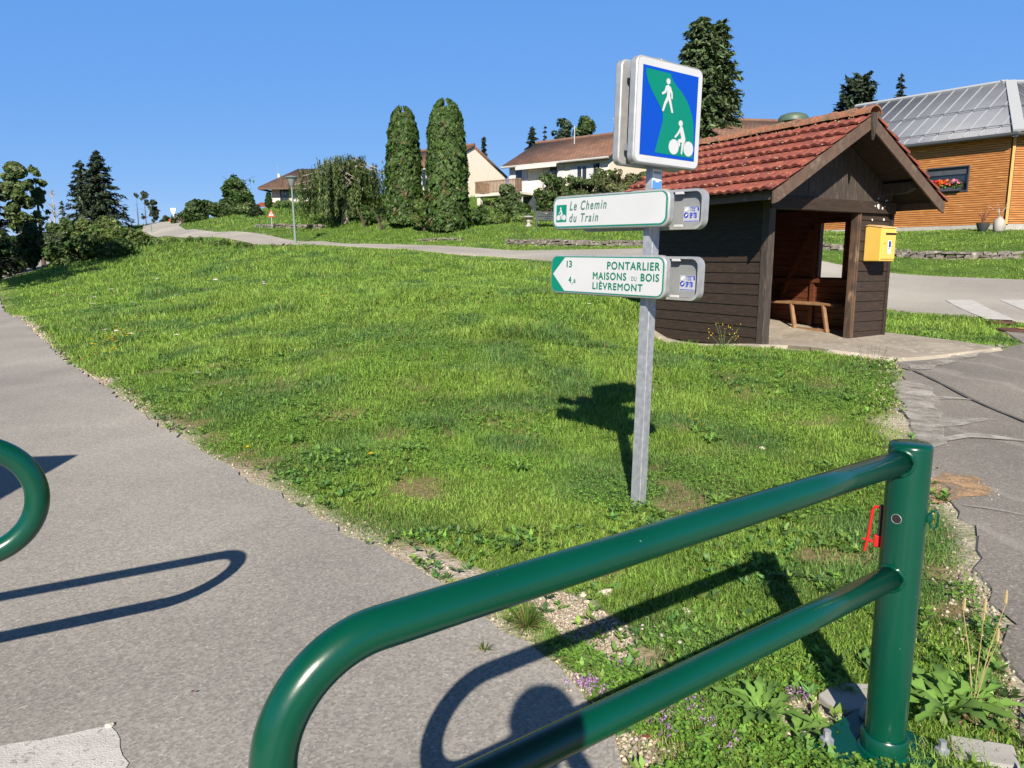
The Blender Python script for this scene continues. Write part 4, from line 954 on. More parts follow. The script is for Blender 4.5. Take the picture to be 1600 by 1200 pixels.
# the house at the far left behind the weeping birch (hipped end)
h1_ = empty('house', (brg(430, 84), 84, 7.2), R(-6), 'brown roofed house with deep eaves half hidden by the weeping birch', 'house')
MB().box(0, 8.2, 0, 8, -2, 2.6).build('wall', M['render_white'], h1_)
ex, ey0, ey1, ez, rz_ = -1.0, -1.2, 9.0, 2.42, 4.9
roofc = [(ex, ey0, ez), (9.2, ey0, ez), (9.2, 3.9, rz_), (1.6, 3.9, rz_)]
uvbox_roof('roof', roofc, M['roof_dark'], h1_); uvbox_roof('roof', [(ex, ey1, ez), (9.2, ey1, ez), (9.2, 3.91, rz_), (1.6, 3.91, rz_)], M['roof_dark'], h1_)
A = np.array([(ex, ey0, ez+.01), (ex, ey1, ez+.01), (1.6, 3.9, rz_+.01)]); npmesh('roof_hip', A, [np.array([[0, 2, 1]])], M['roof_dark'], h1_, uv=np.c_[A[:, 1], (A[:, 2]-ez)*1.3])
MB().box(ex, 9.2, ey0-.06, ey0, ez-.28, ez-.05).box(ex-.05, ex, ey0, ey1, ez-.28, ez-.05).build('fascia', M['barge'], h1_)
window(h1_, .95, .65, 1.0, 1.55, 0, 'y', frame='gutter'); window(h1_, 4.6, .6, 1.6, 1.6, 0, 'y')
MB().tube([(.25, 1.6, 3.3), (.25, 1.6, 4.1)], .16, 10).build('chimney', M['render_white'], h1_, True); MB().tube([(.1, 1.6, 3.4), (.1, 1.6, 5.3)], .02, 6).build('aerial', M['galv'], h1_)
MB().prism([(-2.4, .2), (-.3, .75), (-.3, .85), (-2.4, .3)], -1.2, 1.5, 'yz').build('porch_roof', M['tile'], h1_)
MB().box(-1.2, 1.5, -2.3, -2.15, -2, -.2).build('terrace_wall', M['render_white'], h1_)
MB().box(3.0, 4.3, -3.5, -.2, -2.2, .05).build('garage', M['render_white'], h1_)
# roof with a green dome behind the shelter
h4 = gable_house('house', 'old house whose tiled roof shows above the shelter ridge beside a dark green dome', (brg(1120, 48), 47, 4.2), R(8), 10, 9, 5.0, 1.65, .5, 'wall_grey', 'roof_old', .4)
window(h4, 1.5, 2.2, 1.1, 1.3, 0, 'y', shut=.5); window(h4, 5, 2.2, 1.1, 1.3, 0, 'y', shut=.5)
x, y, z = at(1240, 181, 40.0); zb_ = h1(x, y)
pa = empty('water_tank', (x, y, zb_), 0, 'round dark green domed tank top rising just above the shelter ridge', 'tank')
MB().lathe([(.55, -.5), (.55, z-zb_-.32), (.75, z-zb_-.30), (.75, z-zb_-.12), (.64, z-zb_+.02), (.38, z-zb_+.11), (.02, z-zb_+.14)], 28).build('dome', mat('dark_green_sheet', (.07, .11, .08), None, rough=.5), pa, True)

# the larch clad hall at the right
HC = (20.9, 32.0); hz = 3.02
hall = empty('timber_hall', (HC[0], HC[1], hz), 0, 'larch clad hall with grey metal roof and one dark window at the right', 'hall')
zE = 3.72
dA = np.array([-.626, .78]); nA = np.array([-.78, -.626]); dB = np.array([1., 0]); nB = np.array([0, -1.])
def wall_boards(mb, d, n, t0, t1, z0, z1, hole=None, pitch=.095):
    z = z0; d3 = np.r_[d, 0]; n3 = np.r_[n, 0]
    while z < z1-.005:
        zt = min(z+pitch-.018, z1); segs = [(t0, t1)]
        if hole and zt > hole[2] and z < hole[3]: segs = [(t0, hole[0]), (hole[1], t1)]
        for a, b in segs:
            P = []
            for tt in (a, b):
                for o, zz in ((.0, z), (.03, z+.006), (.03, zt), (0, zt)): P.append(tuple(d3*tt+n3*o+np.array([0, 0, zz])))
            mb.add(P, [(0, 1, 2, 3), (7, 6, 5, 4), (0, 4, 5, 1), (1, 5, 6, 2), (2, 6, 7, 3), (3, 7, 4, 0)])
        z += pitch
def wallpanel(d, n, t0, t1, z0, z1, off_, th):
    d3 = np.r_[d, 0]; n3 = np.r_[n, 0]
    return MB().add([tuple(d3*t+n3*o+np.array([0, 0, zz])) for zz in (z0, z1) for o in (off_, off_-th) for t in (t0, t1)], [(0, 2, 3, 1), (4, 5, 7, 6), (0, 1, 5, 4), (2, 6, 7, 3), (0, 4, 6, 2), (1, 3, 7, 5)])
WIN = (1.62, 3.30, 1.66, 2.68)
mb = MB(); wall_boards(mb, dA, nA, .09, 8.6, .16, zE, WIN); mb.build('wall', M['larch'], hall)
mb = MB(); wall_boards(mb, dB, nB, .10, 9, .16, zE); mb.build('wall', M['larch'], hall)
M['cladback'] = mat('dark_batten_gap', (.10, .05, .02), None, rough=.9)
for z0, z1, a, b in ((.1, WIN[2], .02, 8.6), (WIN[3], zE, .02, 8.6), (WIN[2], WIN[3], .02, WIN[0]), (WIN[2], WIN[3], WIN[1], 8.6)): wallpanel(dA, nA, a, b, z0, z1, -.004, .2).build('inner_wall', M['cladback'], hall)
wallpanel(dB, nB, .02, 9, .1, zE, -.004, .2).build('inner_wall', M['cladback'], hall)
MB().prism([(-.03, .02), (-.06, -.06), (.06, -.06), (.09, .0)], .1, zE, 'xy').build('corner_trim', M['larch_trim'], hall)
wallpanel(dA, nA, -.02, 8.6, -1.5, .15, .06, .3).build('plinth', M['plinth'], hall); wallpanel(dB, nB, -.02, 9, -1.5, .15, .06, .3).build('plinth', M['plinth'], hall)
# window recess
wf = MB()
for a, b, z0, z1 in ((WIN[0]-.05, WIN[1]+.05, WIN[2]-.05, WIN[2]), (WIN[0]-.05, WIN[1]+.05, WIN[3], WIN[3]+.05), (WIN[0]-.05, WIN[0], WIN[2], WIN[3]), (WIN[1], WIN[1]+.05, WIN[2], WIN[3])):
    q = wallpanel(dA, nA, a, b, z0, z1, .05, .2); wf.add(q.v, q.f)
wo = wf.build('window', M['gutter'], hall); wallpanel(dA, nA, WIN[0], WIN[1], WIN[2], WIN[3], -.13, .03).build('pane', M['glass'], wo)
wallpanel(dA, nA, WIN[0], WIN[1], WIN[3]-.30, WIN[3]-.002, -.06, .05).build('blind_box', M['fenceslate'], wo)
# roof planes, seams, snow rails, hip strip
def roofplane(d, n, t0, t1, t0r, t1r, nm):
    d3 = np.r_[d, 0]; n3 = np.r_[n, 0]; up = -n3*5.0+np.array([0, 0, 3.02]); e = n3*.55+np.array([0, 0, zE+.12])
    A = d3*t0+e; B = d3*t1+e; Ct = d3*t1r+e+up; D = d3*t0r+e+up
    return uvbox_roof(nm, [A, B, Ct, D], M['zinc'], hall, .12), e, up, d3
rA, eA, upA, d3A = roofplane(dA, nA, -.36, 9.2, 2.0, 9.2, 'roof')
nrmA = np.cross(d3A, upA); nrmA /= np.linalg.norm(nrmA); nrmA *= np.sign(nrmA[2])
rB, eB, upB, d3B = roofplane(dB, nB, -.26, 9.5, 2.6, 9.5, 'roof')
nrmB = np.cross(d3B, upB); nrmB /= np.linalg.norm(nrmB); nrmB *= np.sign(nrmB[2])
for d3, e, up, nr, par, ts, lim in ((d3A, eA, upA, nrmA, rA, np.arange(-.1, 9.1, .62), 2.36), (d3B, eB, upB, nrmB, rB, np.arange(.2, 9.4, .62), 2.86)):
    mb = MB()
    for t in ts:
        s0 = 0.0; s1 = min(1, (t+.36)/lim) if t < 2.2 else 1.0
        if s1 < .08: continue
        mb.beam(d3*t+e+nr*.02, d3*t+e+up*s1*.995+nr*.02, .022, .05, nr)
    mb.build('standing_seam', M['zinc_pale'], par)
    for s, q in ((.10, 1), (.47, 1)):
        mb = MB(); a = -.2+lim*s; mb.beam(d3*a+e+up*s+nr*.09, d3*9.0+e+up*s+nr*.09, .03, .03, nr)
        for t in ts:
            if t > a: mb.beam(d3*(t-.05)+e+up*s+nr*.055, d3*(t+.05)+e+up*s+nr*.055, .05, .11, nr)
        mb.build('snow_rail', M['zinc'], par)
    MB().beam(d3*2.0+e+up*1.0+nr*.03, d3*9.2+e+up*1.0+nr*.03, .22, .1, nr).build('ridge_strip', M['zinc_pale'], par)
    MB().tube([d3*-.3+e-np.array([0, 0, .1]), d3*9.2+e-np.array([0, 0, .1])], .085, 10).build('gutter', M['gutter'], par, True)
    q = MB().add([tuple(v) for v in (d3*-.1+e*1-np.r_[0, 0, .13], d3*9.2+e-np.r_[0, 0, .13], d3*9.2+e*1-np.r_[nA if d3 is d3A else nB, 0]*.6-np.r_[0, 0, .13], d3*.1+e-np.r_[nA if d3 is d3A else nB, 0]*.6-np.r_[0, 0, .13])], [(0, 1, 2, 3)]).build('soffit', M['gutter'], par)
hip0 = (d3A*-.36+eA + d3B*-.26+eB)/2; hip1 = (d3A*2.0+eA+upA + d3B*2.6+eB+upB)/2
MB().beam(hip0+np.r_[0, 0, .03], hip1+np.r_[0, 0, .06], .42, .09, (nrmA+nrmB)).build('hip_strip', M['zinc_pale'], hall)
# flower box on the hall window
p = dA*2.5+nA*.12
fb = empty('flower_box', (HC[0]+p[0], HC[1]+p[1], hz+WIN[2]+.0), math.atan2(dA[1], dA[0]), 'window box of red and pink flowers on the dark window of the timber hall', 'flower box')
MB().box(-.65, .65, -.10, .10, .0, .16).build('planter', M['gutter'], fb)
n = 260; P = np.c_[rng.uniform(-.65, .65, n), rng.uniform(-.16, .16, n), .15+rng.random(n)*.25]; leaves('foliage', P, rng.normal(size=(n, 3))+[0, -.3, .6], rng.uniform(.08, .14, n), .7, shade((.07, .14, .03), n, .3), M['leaf'], fb)
for cname, colr, xs_ in (('red_flowers', (.62, .03, .025), (.1, .5, .35)), ('pink_flowers', (.70, .22, .34), (-.45, -.3, .62)), ('orange_flowers', (.72, .16, .03), (.0, .2, -.1))):
    n = 60; c0 = np.array(xs_)[rng.integers(0, 3, n)]; P = np.c_[c0+rng.normal(size=n)*.09, rng.uniform(-.12, .2, n), .27+rng.random(n)*.22]
    leaves(cname, P, rng.normal(size=(n, 3))+[0, .6, .5], rng.uniform(.09, .14, n), .9, shade(colr, n, .15), M['petal'], fb)
# pots by the hall wall
x, y, z = at(1566, 356, 31.3); zb_ = h1(x, y)
pt = empty('garden_urn', (x-.15, y, zb_+.02), 0, 'grey stone pot standing at the foot of the larch wall corner', 'pot')
MB().lathe([(.16, 0), (.20, .05), (.22, .3), (.19, .46), (.10, .55), (.10, .6), (.02, .6)], 18).build('pot', M['plinth'], pt, True)
n = 24; mb = MB()
for k in range(7):
    a = rng.uniform(0, 6.28); b0 = rng.uniform(.15, .5); mb.tube([(0, 0, .6), (.1*math.cos(a), .1*math.sin(a), .85), (b0*math.cos(a), b0*math.sin(a), .9+rng.uniform(.1, .4))], [.015, .012, .006], 5)
mb.build('twigs', M['bark_pale'], pt)
pt2 = empty('shrub_pot', (x-.75, y+.1, zb_+.02), 0, 'dark pot with bare reddish twigs left of the grey stone pot', 'pot')
MB().lathe([(.12, 0), (.2, .12), (.26, .35), (.02, .33)], 16).build('pot', M['gutter'], pt2, True); mb = MB()
for k in range(9):
    a = rng.uniform(0, 6.28); b0 = rng.uniform(.15, .45); mb.tube([(0, 0, .3), (.1*math.cos(a), .1*math.sin(a), .6), (b0*math.cos(a), b0*math.sin(a), .7+rng.uniform(.1, .5))], [.018, .014, .006], 5)
mb.build('twigs', mat('red_twigs', (.2, .07, .04), None), pt2)

# ---------------------------------------------------------------- dry stone edgings
def stone_wall(label, pts, hgt, thick, group='low dry stone walls'):
    q = resample(pts, .12); x0, y0 = q[0]; t = empty('stone_wall', (x0, y0, h1(x0, y0)), 0, label, 'wall', group); mb = MB(); s = np.r_[0, np.cumsum(np.linalg.norm(np.diff(q, axis=0), axis=1))]; Lw = s[-1]
    for c in range(3):
        a = 0
        while a < Lw:
            w = random.uniform(.12, .5); b = min(a+w-.015, Lw); m_ = (a+b)/2; p = [np.interp(m_, s, q[:, k]) for k in (0, 1)]; p2 = [np.interp(min(m_+.1, Lw), s, q[:, k]) for k in (0, 1)]; p1 = [np.interp(max(m_-.1, 0), s, q[:, k]) for k in (0, 1)]
            an = math.atan2(p2[1]-p1[1], p2[0]-p1[0]); zz = h1(*p)-.08+c*hgt/3+random.uniform(-.02, .02); hh = hgt/3*random.uniform(.8, 1.1); o = random.uniform(-.06, .06); a = b+.015
            mt = Matrix.Translation((p[0]-x0, p[1]-y0, zz-h1(x0, y0))) @ Matrix.Rotation(an, 4, 'Z') @ Matrix.Rotation(random.uniform(-.05, .05), 4, 'Y')
            L2 = w/2-.01; nn = len(mb.v); mb.box(-L2, L2, -thick/2+o, thick/2, 0, hh, mt)
            for i in range(nn, nn+8): mb.v[i] = tuple(np.array(mb.v[i])+np.array([random.uniform(-.04, .04) for _ in range(3)]))
    mb.build('stones', M['stone'], t, bevel=.03); return t
def wallpts(rows): return [at(*r)[:2] for r in rows]
stone_wall('long low dry stone wall across the lawn behind the shelter road', wallpts([(1270, 398, 29), (1390, 402, 27.5), (1480, 406, 26.3), (1590, 409, 25.5)]), .30, .4)
stone_wall('low stone edging across the lawn behind the white direction panels', wallpts([(792, 384, 37.5), (860, 387, 36), (930, 389, 34.5), (1005, 391, 33)]), .34, .35)
stone_wall('short broken stone edging on the bank under the clipped cypresses', wallpts([(655, 377, 42), (720, 381, 40.5)]), .22, .3)
stone_wall('grassy stone edging on the bank behind the triangle road sign', wallpts([(400, 370, 55), (470, 371, 52), (505, 372, 51)]), .3, .3)

# ---------------------------------------------------------------- street furniture
x, y, z = at(462, 384, 44); zb_ = h1(x, y); X2, Y2, Z2 = at(455, 277, 44)
lp = empty('street_lamp', (x, y, zb_-.1), 0, 'slim grey green street lamp with lantern head at the edge of the road', 'street lamp')
hh = Z2-zb_; dx = X2-x
MB().tube([(0, 0, 0), (dx*.5, 0, hh*.5), (dx, 0, hh-.35)], [.075, .06, .045], 10).build('pole', M['lamp_green'], lp, True)
MB().lathe([(.05, -.45), (.10, -.40), (.30, .05), (.28, .07)], 12, (dx, 0, hh)).build('lantern', M['lamp_glass'], lp, True); MB().lathe([(.38, .06), (.40, .10), (.2, .17), (.02, .2)], 14, (dx, 0, hh)).build('cap', M['lamp_green'], lp, True)
x, y, z = at(426, 370, 53); zb_ = h1(x, y); X2, Y2, Z2 = at(424, 332, 53)
ts_ = empty('warning_sign', (x, y, zb_-.1), R(-5), 'red bordered triangular warning sign on a grey post beside the road', 'road sign')
MB().tube([(0, 0, 0), (X2-x, 0, Z2-zb_+.3)], .04, 8).build('post', M['galv'], ts_, True)
def tri(s, zc): return [(-s/2, zc), (s/2, zc), (0, zc+s*.866)]
zc = Z2-zb_-.2
tp = MB().prism(tri(.56, zc), -.07, -.05).build('red_border', mat('sign_red', (.55, .05, .03), None, rough=.4), ts_, loc=(X2-x, 0, 0))
MB().prism(tri(.36, zc+.065), -.075, -.0705).build('white_field', M['white_sign'], tp); MB().prism([(-.022, zc+.14), (.022, zc+.14), (.03, zc+.28), (-.03, zc+.28)], -.08, -.0755).prism(disc(0, zc+.105, .022, 10), -.08, -.0755).build('symbol', M['black'], tp)
x, y, z = at(272, 345, 98); zb_ = h1(x, y)
b_ = empty('island_sign', (x, y, zb_), 0, 'small white sign on a red base where the road goes over the rise', 'road sign')
MB().box(-.6, .6, -.3, .3, 0, .7).build('base', M['red_paint'], b_, bevel=.1); MB().tube([(0, 0, .5), (0, 0, 1.5)], .09, 8).build('post', M['frame_white'], b_); MB().prism([(-.2, 1.4), (.2, 1.4), (.36, 1.9), (.36, 2.1), (-.36, 2.1), (-.36, 1.9)], -.05, .05).build('panel', M['frame_white'], b_)
x, y, z = at(237, 365, 70); zb_ = h1(x, y)
b_ = empty('marker_post', (x, y, zb_), 0, 'thin dark marker post standing at the bend of the road', 'post'); MB().tube([(0, 0, -.1), (0, 0, 1.05)], [.06, .05], 8).build('pole', M['lamp_green'], b_); MB().lathe([(.07, 1.0), (.07, 1.1), (.02, 1.13)], 8).build('cap', M['galv'], b_)
# lawn ornaments
x, y, z = at(826, 354, 44); zb_ = h1(x, y)
u = empty('stone_urn', (x, y, zb_), 0, 'pale stone pedestal urn on the lawn before the garden shrubs', 'urn')
MB().lathe([(.30, -.1), (.30, .08), (.17, .14), (.12, .25), (.2, .42), (.14, .50), (.22, .56)], 18).build('pedestal', M['plinth'], u, True); MB().lathe([(.16, .56), (.42, .70), (.44, .80), (.36, .80), (.05, .72)], 18).build('bowl', M['plinth'], u, True); u.scale = (.75, .75, .75)
x, y, z = at(862, 355, 43.5); zb_ = h1(x, y)
gb_ = empty('garden_bench', (x, y, zb_), R(-4), 'dark slatted garden bench on the lawn beside the stone urn', 'bench')
mb = MB(); 
for k in range(5): mb.box(-.95, .95, -.06, -.03, .42+k*.1, .49+k*.1)
mb.build('backrest', M['fenceslate'], gb_); mb = MB()
for k in range(4): mb.box(-.95, .95, -.55+k*.125, -.45+k*.125, .38, .42)
mb.build('seat', M['fenceslate'], gb_)
for xx in (-.85, .85):
    MB().box(xx-.04, xx+.04, -.55, -.47, -.1, .38).build('leg', M['fenceslate'], gb_); MB().box(xx-.04, xx+.04, -.10, -.03, -.1, .92).build('leg', M['fenceslate'], gb_)

# ---------------------------------------------------------------- trees and shrubs
def root(name, label, cat, x, y, group=None, z=None):
    return empty(name, (x, y, h1(x, y) if z is None else z), 0, label, cat, group)
def blobs_leaves(parent, blobs, n, size, col, m='leaf', alt=None, pa=.15, var=.28, flat=.0, aspect=.55, gap=.35, seed=0, name='crown', up=.35):
    """leaves on the shells of many uneven clumps; blobs rows: x y z rx ry rz"""
    B = np.array(blobs); w = (B[:, 3]*B[:, 4]+B[:, 4]*B[:, 5]+B[:, 3]*B[:, 5]); i = rng.choice(len(B), n, p=w/w.sum()); b = B[i]
    n = int(n*1.5); i = np.concatenate([i, rng.choice(len(B), n-len(i), p=w/w.sum())]); b = B[i]
    d = unit(rng.normal(size=(n, 3))); rr = .55+.5*rng.random((n, 1))**.6
    P = b[:, :3]+d*b[:, 3:6]*rr; nz_ = noise2(P[:, 0]*1.0+P[:, 2]*.7, P[:, 1]+P[:, 2]*.6, size*4.5, seed); keep = nz_ > gap*.9+.1*rng.random(n)
    P, d, i = P[keep], d[keep], i[keep]; N = d + rng.normal(size=P.shape)*.55 + [0, 0, up]
    cl = (rng.random(len(B))*.36+.82)[i][:, None]
    c = shade(col, len(P), var, alt, pa)*cl
    return leaves(name, P, N, size*rng.uniform(.6, 1.3, len(P)), aspect, np.clip(c, .003, .9), M[m], parent)
def limbs(parent, H_, R_, r0, n, m='bark', base=.3, lean=(0, 0), name='trunk', spread=.8):
    mb = MB(); top = (lean[0], lean[1], H_*.85)
    mb.tube([(0, 0, -.3), (lean[0]*.2+.05*r0, lean[1]*.2, H_*.3), (lean[0]*.6, lean[1]*.6, H_*.6), top], [r0*1.25, r0*.9, r0*.6, r0*.15], 9, wob=.08)
    for k in range(n):
        f = base+(1-base)*.75*(k+.5)/n; a = k*2.4+random.uniform(-.4, .4); l_ = R_*spread*random.uniform(.6, 1); z0 = H_*f*.85
        p0 = (lean[0]*f, lean[1]*f, z0); p1 = (p0[0]+math.cos(a)*l_*.5, p0[1]+math.sin(a)*l_*.5, z0+l_*.35); p2 = (p0[0]+math.cos(a)*l_, p0[1]+math.sin(a)*l_, z0+l_*.6)
        mb.tube([p0, p1, p2], [r0*.45*(1-f*.6), r0*.28*(1-f*.6), r0*.08], 6, wob=.08)
    return mb.build(name, M[m], parent, True)
def rnd_blobs(k, cx, cy, cz, rx, ry, rz, s0, s1, seed=0, shape=1.0):
    r = np.random.default_rng(seed); out = []
    for _ in range(k):
        d = r.normal(size=3); d /= np.linalg.norm(d); q = r.random()**.4; s = r.uniform(s0, s1)
        out.append((cx+d[0]*rx*q, cy+d[1]*ry*q, cz+d[2]*rz*q, s, s, s*r.uniform(.6, .9)))
    return out
def broadleaf(label, px, d, top, width, col, n, leafsize, name='broadleaf_tree', cat='tree', alt=None, group=None, seed=0, k=26, trunk=.16, low=.28, base=None, bark='bark', gap=.35, slim=1.0, bs=1.0):
    x, y, z0 = spot(px, d) if base is None else (brg(px, d), d, base)
    t = root(name, label, cat, x, y, group, z0); Hh = at(px, top, d)[2]-z0; Rr = width/1171*d/2
    limbs(t, Hh, Rr, trunk, 9, bark); cz = Hh*(low+1)/2; rz = Hh*(1-low)/2
    sm = min(Rr, rz)*.42; bl = rnd_blobs(k, 0, 0, cz, Rr*.72, Rr*.72*slim, rz-sm*.7, min(Rr, rz)*.30*bs, min(Rr, rz)*.52*bs, seed)+[(0, 0, Hh-sm*.85, sm, sm, sm*.8), (Rr*.25, 0, Hh-sm*1.3, sm, sm, sm*.8)]
    blobs_leaves(t, bl, n, leafsize, col, alt=alt, seed=seed, gap=gap); return t
def shrub(label, px, d, top, width, col, n, leafsize, base=None, alt=None, group='garden shrubs', name='shrub', seed=0, k=14, depth=1.0, gap=.3, cat='shrub', m='leaf', y_row=None):
    x, y, z0 = spot(px, d)
    if base is not None: z0 = base
    t = root(name, label, cat, x, y, group, z0); Hh = max(.35, at(px, top, d)[2]-z0); Rr = width/1171*d/2
    q_ = max(1, Hh/(1.5*Rr)); k = int(k*q_); n = int(n*q_)
    mb = MB()
    for q in range(6):
        a = q*1.05+random.random(); mb.tube([(0, 0, -.2), (math.cos(a)*Rr*.3, math.sin(a)*Rr*.3*depth, Hh*.45), (math.cos(a)*Rr*.55, math.sin(a)*Rr*.55*depth, Hh*.8)], [.05, .035, .012], 5)
    mb.build('stems', M['bark'], t)
    bl = rnd_blobs(k, 0, 0, Hh*.48, Rr*.74, Rr*.74*depth, Hh*.42, min(Rr, Hh)*.26, min(Rr, Hh)*.5, seed+100)
    blobs_leaves(t, bl, n, leafsize, col, alt=alt, seed=seed, gap=gap, m=m, name='foliage'); return t
def spruce(label, px, d, top, width, col, nb, leafsize, name='spruce', group=None, seed=0, base=None, droop=.35, pw=.85, whorls=22, lowf=.06, dense_=14, tops=1, z0=None, cat='tree', up=0.0):
    r = np.random.default_rng(seed+50); x, y = brg(px, d), d; zz = h1(x, y) if z0 is None else z0
    t = root(name, label, cat, x, y, group, zz); Hh = at(px, top, d)[2]-zz; Rr = width/1171*d/2; mb = MB()
    mb.tube([(0, 0, -.3), (0, 0, Hh*.5), (0, 0, Hh)], [Hh*.018+.05, Hh*.01+.03, .015], 8); Ps = []; Ts = []; Ns = []
    for w in range(whorls):
        f = lowf+(1-lowf)*w/whorls; zb = Hh*f; L = Rr*(1-f)**pw*1.02
        for k in range(nb):
            a = 2*math.pi*(k+r.random())/nb+w*.7; l_ = max(.15, L*r.uniform(.62, 1.1)); dr = droop*l_*r.uniform(.7, 1.3)*(1-f*.9)-up*l_
            zq = zb+r.uniform(-.5, .5)*Hh/whorls; ca, sa = math.cos(a), math.sin(a)
            mb.tube([(0, 0, zq), (ca*l_*.5, sa*l_*.5, zq-dr*.35), (ca*l_*.95, sa*l_*.95, zq-dr*.85)], [.03+.01*Hh*.1, .02, .006], 4, caps=False)
            m_ = max(4, int(dense_*l_/Rr*1.2)+3); s = r.uniform(.12, 1.05, m_*3); side = r.normal(size=m_*3)*.17*l_*(1.12-s)
            pz = zq-dr*s**1.3*.95+r.normal(size=m_*3)*.05*l_-np.abs(side)*.3
            Ps.append(np.c_[ca*l_*s-sa*side, sa*l_*s+ca*side, pz]); tt = np.c_[np.full(m_*3, ca)-sa*np.sign(side)*.8, np.full(m_*3, sa)+ca*np.sign(side)*.8, np.full(m_*3, -droop*.8+up)]+r.normal(size=(m_*3, 3))*.3
            Ts.append(tt); Ns.append(np.c_[ca*.4*np.ones(m_*3), sa*.4*np.ones(m_*3), np.ones(m_*3)*.9]+r.normal(size=(m_*3, 3))*.45)
    mb.build('trunk', M['bark'], t); P = np.concatenate(Ps); n = len(P)
    leaves('crown', P, np.concatenate(Ns), leafsize*r.uniform(.6, 1.3, n), .34, shade(col, n, .3, np.array(col)*1.6, .15), M['needle'], t, np.concatenate(Ts)); return t
def clipped_cypress(label, px, d, top, base_row, width, n, seed, two=True):
    x, y, zz = at(px, base_row, d); zz = h1(x, y); t = root('clipped_cypress', label, 'tree', x, y, 'tall clipped cypresses', zz); Hh = at(px, top, d)[2]-zz; Rr = width/1171*d/2
    r = np.random.default_rng(seed); MB().tube([(0, 0, -.2), (0, 0, Hh*.9)], [.18, .05], 8).build('trunk', M['bark'], t)
    f = r.random(n)**.9; a = r.uniform(0, 2*math.pi, n)
    prof = np.interp(f, [0, .06, .2, .5, .75, .88, .95, 1.0], [.86, .98, 1.0, .93, .80, .68, .54, .22])
    lump = noise2(a*2.2+7, f*14, 1, seed)*.22+noise2(a*6, f*36, 1, seed+3)*.24
    rr = Rr*prof*(.84+lump)*np.sqrt(.72+.28*r.random(n)); P = np.c_[rr*np.cos(a), rr*np.sin(a), f*Hh]
    if two:                                                           # two leaders leave a notch at the top
        k = f > .93; P[k, 2] -= Hh*.06*(np.abs(np.cos(a[k])) < .4)
    N = np.c_[np.cos(a), np.sin(a), np.full(n, .25)]+r.normal(size=(n, 3))*.5; T = np.c_[r.normal(size=(n, 2))*.45, np.ones(n)]
    br_ = noise2(a*3+2, f*22, 1, seed+9) > .88
    c = shade((.062, .115, .028), n, .30); c[br_] = shade((.10, .095, .035), br_.sum(), .3); dk = noise2(a*5, f*30, 1, seed+17) < .25; c[dk] *= .72
    leaves('crown', P, N, r.uniform(.16, .34, n), .55, c, M['leaf'], t, T); return t
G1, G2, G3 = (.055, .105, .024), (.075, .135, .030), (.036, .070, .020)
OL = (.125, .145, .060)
clipped_cypress('left and slightly shorter of the two tall clipped cypresses', 633, 47, 168, 354, 52, 15000, 3)
clipped_cypress('right and taller tall clipped cypress next to the cream gable', 699, 45, 157, 366, 62, 19000, 4)
shrub('low clipped cypress bush filling the gap between the tall cypresses', 664, 45.5, 300, 44, (.075, .13, .03), 4200, .26, alt=(.14, .11, .04), seed=5, k=18)
shrub('loose bush at the foot of the left tall cypress', 598, 47, 330, 34, G2, 1500, .25, seed=6)
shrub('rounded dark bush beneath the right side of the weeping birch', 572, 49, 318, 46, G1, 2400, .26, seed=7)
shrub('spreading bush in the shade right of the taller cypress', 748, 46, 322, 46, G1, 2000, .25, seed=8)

# weeping birch: arching limbs, hanging curtains of leaves
x, y, zz = spot(541, 52); wb = root('weeping_birch', 'broad weeping birch with hanging curtains of leaves and pale branches', 'tree', x, y, None, zz)
s52 = 52/1171.; mb = MB(); Hh = at(541, 236, 52)[2]-zz
mb.tube([(0, 0, -.3), (.1, 0, 1.3), (-.1, .1, 2.6), (-.3, 0, Hh*.72)], [.26, .2, .17, .1], 9, wob=.1); Ps = []; Ns = []; Ts = []; Sb = []; r = np.random.default_rng(12)
for k in range(86):
    a = r.uniform(0, 2*math.pi); R_ = r.uniform(.35, 1.0)*(3.1 if math.cos(a) > 0 else 3.9); zt = Hh*r.uniform(.62, .95)*(1-.20*(R_/3.6)**2)
    ex, ey = math.cos(a)*R_, math.sin(a)*R_*.9; p0 = (-.2, 0, Hh*r.uniform(.38, .66)); pm = (ex*.5, ey*.5, zt); pe = (ex, ey, zt-.35*R_*.4)
    pale = k % 3 == 0; mb.tube([p0, (ex*.25, ey*.25, (p0[2]+zt)/2+.25), pm, pe], [.08, .055, .03, .01], 5, wob=.15)
    for q in range(15):
        s = r.uniform(.15, 1.05); bx = ex*s+r.normal()*.28; by = ey*s+r.normal()*.28; bz = (zt if s < .5 else zt-(s-.5)*.28*R_)+.10+abs(r.normal())*.16
        ln = min(bz-.25, r.uniform(.5, 1.0)*(1.2+2.6*s)); m_ = int(7+ln*9); u_ = r.random(m_)
        Sb.append(np.full(m_, r.uniform(.55, 1.35))); Ps.append(np.c_[bx+r.normal(size=m_)*.05+.12*u_*math.cos(a), by+r.normal(size=m_)*.07+.12*u_*math.sin(a), bz-ln*u_]); Ts.append(np.c_[r.normal(size=(m_, 2))*.35, -np.ones(m_)]); Ns.append(np.c_[math.cos(a)*np.ones(m_), math.sin(a)*np.ones(m_), .3*np.ones(m_)]+r.normal(size=(m_, 3))*.6)
mb.build('trunk', M['bark_pale'], wb, True); P = np.concatenate(Ps); T_ = np.concatenate(Ts); N_ = np.concatenate(Ns); kp = noise2(P[:, 0]*1.2+P[:, 1]*.7, P[:, 2]*.35, .42, 18) > .25; sb = np.concatenate(Sb)[kp]; P, T_, N_ = P[kp], T_[kp], N_[kp]; n = len(P); nzk = noise2(P[:, 0]+P[:, 1], P[:, 2]*.4, .55, 8)
